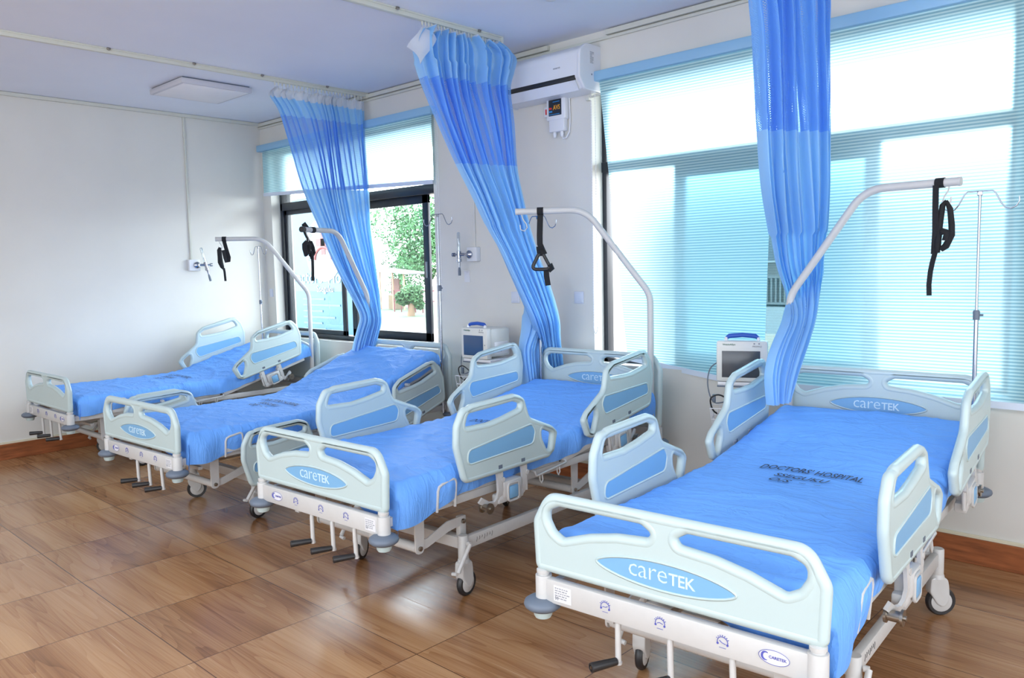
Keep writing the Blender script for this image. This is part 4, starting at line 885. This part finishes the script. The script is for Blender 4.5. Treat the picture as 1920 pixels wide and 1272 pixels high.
# ------------------------------------------------------------------ patient monitors on stands
def monitor(x, y, z, rz, labels, scr, dep, basket):
    e = empty('patient_monitor', (x, y, z), rz); tag(e, labels[0], 'patient monitor', 'patient monitors on stands')
    w_, h_ = .27, .225
    ob('case', MB().box(-w_/2, w_/2, -.015, .035, 0, h_, .012).box(-w_/2+.015, w_/2-.015, .03, dep, .012, h_-.006, .018).mesh('c', mat('ivory_case', (.66, .68, .66), .4), 40), e)
    ob('screen', MB().box(-.105, .095, -.018, -.014, .025, .170, .001).mesh('s', scr, 30), e)
    hd = MB().tube([(-.085, .015, h_-.01), (-.085, .02, h_+.012), (-.07, .025, h_+.022)], .010, 8).tube([(.085, .015, h_-.01), (.085, .02, h_+.012), (.07, .025, h_+.022)], .010, 8)
    ob('handle_mount', hd.mesh('h', m_white, 50), e)
    ob('carry_handle', MB().tube([(-.085, .022, h_+.012), (-.07, .024, h_+.024), (0, .026, h_+.030), (.07, .024, h_+.024), (.085, .022, h_+.012)], [.010, .013, .013, .013, .010], 10).mesh('h', m_handle, 50), e)
    ob('lettering', text('WelchAllyn', .0145, .0006, M.Translation((-.068, -.0162, h_-.020)) @ XZ, mat('green_print', (.03, .14, .10), .5), 't'), e)
    ob('lettering', text('PROPAQ', .0125, .0006, M.Translation((.078, -.0162, h_-.030)) @ XZ, m_inkg, 't', shear=.2), e)
    ob('button', MB().box(.060, .068, -.0175, -.0155, h_-.018, h_-.011).box(.085, .093, -.0175, -.0155, h_-.018, h_-.011).box(.108, .116, -.018, -.0155, .10, .108).mesh('b', m_inkg, 0), e)
    ob('side_port', MB().box(w_/2-.016, w_/2-.008, .07, dep-.03, .03, .12, .004).mesh('b', m_white, 30), e)
    for k in range(2): ob('port_socket', MB().lathe([(0, 0), (.011, 0), (.011, .006), (0, .006)], 12, M.Translation((w_/2-.009, .09+k*.04, .06)) @ M.Rotation(R(90), 4, 'Y')).mesh('b', m_black, 30), e)
    # stand
    s = empty('monitor_stand', (x, y, 0), rz); tag(s, labels[1], 'monitor stand', 'rolling monitor stands')
    ob('tray', MB().box(-.13, .15, -.0, dep+.04, z-.024, z-.002, .006).mesh('t', m_white, 40), s)
    ob('tray_edge', MB().box(-.132, .152, -.004, dep+.044, z-.032, z-.022, .003).mesh('t', m_grey, 40), s)
    ob('pole', MB().tube([(0, .12, .09), (0, .12, z-.03)], .018, 14).mesh('p', m_metal, 60), s)
    bs = MB()
    for k in range(5):
        a = 2*pi*k/5+.3; bs.tube([(0, .12, .10), (.12*cos(a), .12+.12*sin(a), .085), (.23*cos(a), .12+.23*sin(a), .075)], [.024, .018, .014], 8)
    ob('star_base', bs.mesh('b', m_white, 50), s)
    cw = MB().lathe([(0, -.010), (.024, -.010), (.026, 0), (.024, .010), (0, .010)], 16, M.Translation((0, 0, .0262)) @ M.Rotation(R(90), 4, 'Y')).tube([(0, 0, .03), (0, 0, .075)], .008, 8).mesh('w', m_grey, 40)
    for k in range(5): a = 2*pi*k/5+.3; ob('caster', cw, s, loc=(.225*cos(a), .12+.225*sin(a), 0))
    # wire basket
    bx, by, bz = basket; wr = MB(); bw, bd, bh = .10, .065, .13
    for zz, k in ((0, 1.), (-.06, .92), (-bh, .78)):
        wr.tube([(bx-bw*k, by-bd*k, bz+zz), (bx+bw*k, by-bd*k, bz+zz), (bx+bw*k, by+bd*k, bz+zz), (bx-bw*k, by+bd*k, bz+zz)], .0028, 6, True)
    for t in (-1, -.6, -.2, .2, .6, 1):
        for sy in (-1, 1): wr.tube([(bx+bw*t, by+sy*bd, bz), (bx+bw*t*.92, by+sy*bd*.92, bz-.06), (bx+bw*t*.78, by+sy*bd*.78, bz-bh)], .002, 5)
        wr.tube([(bx+bw*t*.78, by-bd*.78, bz-bh), (bx+bw*t*.78, by+bd*.78, bz-bh)], .002, 5)
    for t in (-.4, .4):
        for sx in (-1, 1): wr.tube([(bx+sx*bw, by+bd*t, bz), (bx+sx*bw*.78, by+bd*t*.78, bz-bh)], .002, 5)
    wr.tube([(bx+bw, by+bd*.5, bz), (0, .12, bz)], .005, 6)
    ob('wire_basket', wr.mesh('w', m_white, 60), s)
    # cuff and cable (lies in the basket)
    c = empty('pressure_cuff', (s.matrix_basis @ V((0, 0, 0))) if 0 else (x, y, 0), rz); tag(c, labels[2], 'blood pressure cuff', 'cuffs in the wire baskets')
    pr = [(.0, -.06), (.036, -.055), (.042, -.02), (.040, .03), (.034, .055), (.0, .058)]
    ob('cuff', MB().lathe(pr, 16, M.Translation((bx+.015, by, bz-.035)) @ M.Rotation(R(70), 4, 'Y') @ M.Scale(1.0, 4, (1, 0, 0))).lathe([(0, -.06), (.026, -.055), (.028, .03), (0, .04)], 14, M.Translation((bx-.03, by+.01, bz-.065)) @ M.Rotation(R(15), 4, 'Y')).mesh('c', m_strap, 50), c)
    cb = [(bx-.04, by, bz-.05), (bx-.085, by-.02, bz-.02), (bx-.10, by-.03, bz+.045), (bx-.06, by-.03, bz+.07), (bx-.01, by-.02, bz+.045), (bx+.03, by, bz-.01)]
    sm = []
    for k in range(len(cb)-1):
        g = lambda j: cb[max(0, min(len(cb)-1, j))]
        for t in range(5): sm.append(tuple(crm(g(k-1)[q], g(k)[q], g(k+1)[q], g(k+2)[q], t/5) for q in range(3)))
    ob('tube', MB().tube(sm, .0045, 8).mesh('c', m_black, 60), c)
    cb = [(-.132, .06, z+.10-0), (-.175, .05, z+.06), (-.185, .03, z-.03), (-.15, .01, z-.12), (bx-.0, by, bz+.03), (bx+.03, by, bz-.01)]
    sm = []
    for k in range(len(cb)-1):
        g = lambda j: cb[max(0, min(len(cb)-1, j))]
        for t in range(6): sm.append(tuple(crm(g(k-1)[q], g(k)[q], g(k+1)[q], g(k+2)[q], t/6) for q in range(3)))
    ob('cable', MB().tube(sm, .0035, 8).box(-.158, -.140, .0, .016, z-.12, z-.075, .003).mesh('c', m_grey, 60), e, M.Translation((0, 0, -z)))
    if scr is m_screenb: ob('lettering', text('E', .035, .001, M.Translation((bx-.0, by-.046, bz-.03)) @ XZ, m_sticker, 't'), c)
monitor(3.62, -.44, .885, 0., ('patient monitor with bluish screen, farther one between the windows', 'rolling stand of the farther monitor, beside the third bed', 'black cuff in the basket of the farther monitor stand'), m_screenb, .24, (-.02, -.03, .765))
monitor(5.685, -.42, .888, R(24), ('patient monitor with dark screen and blue handle, left of the nearest bed', 'rolling stand of the nearer monitor, left of the nearest bed', 'black cuff in the white basket of the nearer monitor stand'), m_screen, .16, (-.06, -.05, .755))

# ------------------------------------------------------------------ outside
m_sand = noisy(mat('pale_sand', (.24, .19, .15), .9), .6, .15, detail=6)
m_grass = noisy(mat('grass', (.06, .08, .038), .9), 2.5, .4, detail=6, c2=(.035, .05, .02))
struct('floor_outside', MB().box(-60, 60, WT+.01, 90, -.55, -.45), m_sand)
random.seed(5)
def leaves(cx, cy, cz, rx, ry, rz, n, size, seed):
    mb = MB(); r = random.Random(seed); blobs = [(r.uniform(-.6, .6), r.uniform(-.6, .6), r.uniform(-.6, .6), r.uniform(.35, .6)) for _ in range(14)]
    for _ in range(n):
        b = r.choice(blobs); d = V((r.gauss(0, 1), r.gauss(0, 1), r.gauss(0, 1))).normalized()*b[3]*r.uniform(.75, 1.05)
        p = V((cx+(b[0]+d.x)*rx, cy+(b[1]+d.y)*ry, cz+(b[2]+d.z)*rz)); q = M.Rotation(r.uniform(0, 6), 4, V((r.random(), r.random(), r.random()+.1)).normalized())
        s = size*r.uniform(.6, 1.3); mb.add([(-s, 0, 0), (0, -s*.4, s*.1), (s, 0, 0), (0, s*.4, s*.1)], [(0, 1, 2, 3)], M.Translation(p) @ q)
    return mb
def tree(x, y, z, rx, rz, n, size, label, seed, col, h0=-.45):
    e = empty('tree', (x, y, h0)); tag(e, label, 'tree', 'trees outside the windows')
    m = noisy(mat('leaf', col, .7), 1.5, .3)
    ob('foliage', leaves(0, 0, z-h0, rx, rx, rz, n, size, seed).mesh('f', m, 0), e); ob('trunk', MB().tube([(0, 0, -.1), (.1, 0, (z-h0)*.5), (0, 0, z-h0)], [.18, .13, .06], 8).mesh('t', mat('bark', (.16, .10, .06), .9), 60), e)
tree(-27.5, 26.0, 3.0, 2.7, 2.9, 12000, .13, 'large bright green tree seen through the right pane of the left window', 1, (.055, .15, .055))
tree(-18.3, 17.0, .35, .5, .6, 2500, .09, 'bushy shrub under the large tree beside the market stall', 2, (.05, .12, .04))
tree(-32.7, 28.0, 1.5, 1.1, 1.9, 2500, .09, 'small conical tree left of the large one, through the left window', 3, (.045, .12, .05))
tree(.9, 6.2, 1.3, .30, 1.1, 1500, .05, 'slender shrub seen at the left edge of the large window', 6, (.30, .30, .12))
# market stall
e = empty('market_stall', (-23.2, 20.6, -.43)); tag(e, 'open market stall with pale sheet roof, through the left window', 'stall')
ob('roof', MB().box(-1.9, 1.2, -.8, .8, 1.80, 1.86, T=M.Rotation(R(5), 4, 'Y')).mesh('r', mat('sheet_roof', (.12, .115, .11), .5), 0), e)
for px, py in ((-1.7, -.7), (-.9, -.7), (.1, -.7), (.95, -.7), (-1.7, .7), (.95, .7)): ob('post', MB().box(px-.03, px+.03, py-.03, py+.03, 0, 1.85).mesh('p', mat('post_wood', (.25, .16, .10), .8), 0), e)
ob('back_panel', MB().box(-.55, .05, -.3, -.25, .7, 1.5).mesh('b', mat('dark_board', (.10, .05, .04), .8), 0), e); ob('counter', MB().box(-.55, .05, -.5, 0, 0, .68).mesh('b', mat('tan_board', (.12, .085, .05), .8), 0), e)
m_red = mat('red_paint', (.09, .006, .014), .6)
e = empty('red_rail', (-20.2, 18.6, -.43)); tag(e, 'red painted pipe rail in front of the trees, through the left window', 'railing')
rr = MB()
for k in range(6): rr.box(-1.2+k*.5, -1.17+k*.5, -.02, .02, 0, 1.0)
rr.box(-1.2, 1.6, -.02, .02, .95, 1.0).box(-1.2, 1.6, -.02, .02, .5, .54); ob('rail', rr.mesh('r', m_red, 0), e)
tag(ob('grass_bank', MB().add([(-24, 16.5, -.449), (-12, 10.5, -.449), (-12, 30, -.44), (-26, 30, -.44), (-24, 16.5, -.455), (-12, 10.5, -.455), (-12, 30, -.455), (-26, 30, -.455)], [(0, 1, 2, 3), (4, 5, 6, 7), (0, 1, 5, 4), (1, 2, 6, 5), (2, 3, 7, 6), (3, 0, 4, 7)]).mesh('g', m_grass, 0)), 'sloping grass bank beyond the sandy road', 'grass', kind='stuff')
# signboard
e = empty('signboard', (-3.2, 3.0, -.45)); tag(e, 'tall bright blue hospital signboard standing outside the left window', 'signboard')
T = M.Translation((3.2, -3.0, .45)); m_sign = mat('sign_blue', (.006, .065, .115), .5); m_sign2 = mat('sign_pale_blue', (.028, .085, .125), .5); m_swhite = mat('sign_white', (.14, .15, .155), .5)
ob('board', MB().box(-4.55, -2.50, 3.0, 3.08, .30, 2.75, .01).mesh('b', m_sign, 30), e, T); ob('upper_field', MB().box(-4.5, -2.55, 2.992, 3.0, 1.20, 2.72).mesh('b', m_sign2, 0), e, T)
ob('logo_disc', MB().lathe([(0, 0), (.52, 0), (.52, .008), (0, .008)], 40, M.Translation((-3.42, 2.992, 1.88)) @ M.Rotation(R(90), 4, 'X')).mesh('b', m_swhite, 30), e, T)
m_sred = mat('sign_red', (.12, .012, .012), .5)
ob('logo_cross', MB().box(-3.62, -3.22, 2.976, 2.984, 1.94, 2.06).box(-3.48, -3.36, 2.976, 2.984, 1.80, 2.20).mesh('b', m_sred, 0), e, T)
ob('logo_roof', MB().tube([(-3.42+.24*cos(R(a)), 2.978, 1.72+.2*sin(R(a))) for a in range(0, 181, 15)], .022, 6).mesh('b', m_sred, 50), e, T)
for a in range(0, 360, 15): pass
ring = MB()
for k, ch in enumerate("DOCTORS' HOSPITAL"):
    a = R(200-k*13.5); tm = text(ch, .085, .002, M.Translation((-3.42+.43*cos(a), 2.980, 1.88+.43*sin(a))) @ M.Rotation(-(a-pi/2), 4, 'Y') @ XZ, None, ''); ring.add(tm.v, tm.f)
ob('lettering', ring.mesh('t', m_sign, 0), e, T)
ob('lettering', text("Doctors' Hospital", .30, .004, M.Translation((-4.50, 2.985, 1.43)) @ XZ, m_swhite, 't', align='LEFT'), e, T)
ob('lettering', text("Sseguku", .15, .004, M.Translation((-3.42, 2.985, 1.24)) @ XZ, m_swhite, 't'), e, T)
ln = MB(); r = random.Random(8)
for k in range(8):
    z = 1.06-k*.10; ln.box(-4.1, -4.1+r.uniform(.5, 1.1), 2.990, 2.999, z, z+.032)
ob('text_line', ln.mesh('t', m_sign2, 0), e, T)
ob('post', MB().box(-4.5, -4.40, 3.08, 3.16, -.45, .7).box(-2.65, -2.55, 3.08, 3.16, -.45, .7).mesh('p', m_dark, 0), e, T)
tag(ob('verandah_column', MB().box(-1.45, -1.23, .90, 1.10, -.45, 3.3, .01).mesh('c', m_orange, 30)), 'orange plastered column just outside the left window', 'column')
# building across the road, seen between the two right blinds
e = empty('building', (.4, 12.0, -.45)); tag(e, 'two-tone building with slatted railing seen between the two right blinds', 'building')
m_fac = noisy(mat('grey_brown_render', (.050, .042, .038), .9), 1.5, .15); m_wht = mat('white_render', (.14, .14, .142), .8)
ob('upper_wall', MB().box(-3.5, 4.5, 0, 3, 1.05, 3.8).mesh('w', m_fac, 0), e); ob('lower_wall', MB().box(-3.5, 4.5, -.1, 3, .42, 1.0).mesh('w', m_wht, 0), e)
ob('plinth', MB().box(-3.5, 4.5, -.4, 3, .0, .42).mesh('w', m_sand, 0), e)
for k in range(6):
    x = -3.1+k*1.25; f = ob('window', MB().box(x, x+.75, -.03, 0, 1.95, 2.9).mesh('w', m_wht, 0), e); ob('pane', MB().box(x+.06, x+.69, -.04, -.03, 2.0, 2.85).mesh('w', m_dark, 0), f)
rl = MB().box(-3.5, 4.5, -.12, -.06, 1.62, 1.68).box(-3.5, 4.5, -.12, -.06, 1.05, 1.10)
for k in range(80): rl.box(-3.48+k*.1, -3.44+k*.1, -.11, -.07, 1.08, 1.64)
ob('balcony_railing', rl.mesh('r', mat('rail_paint', (.055, .050, .050), .6), 0), e)
tag(ob('lawn', MB().box(-4, 5, 7.5, 9.8, -.449, -.42).mesh('g', m_grass, 0)), 'strip of lawn before the building across the yard', 'lawn', kind='stuff')
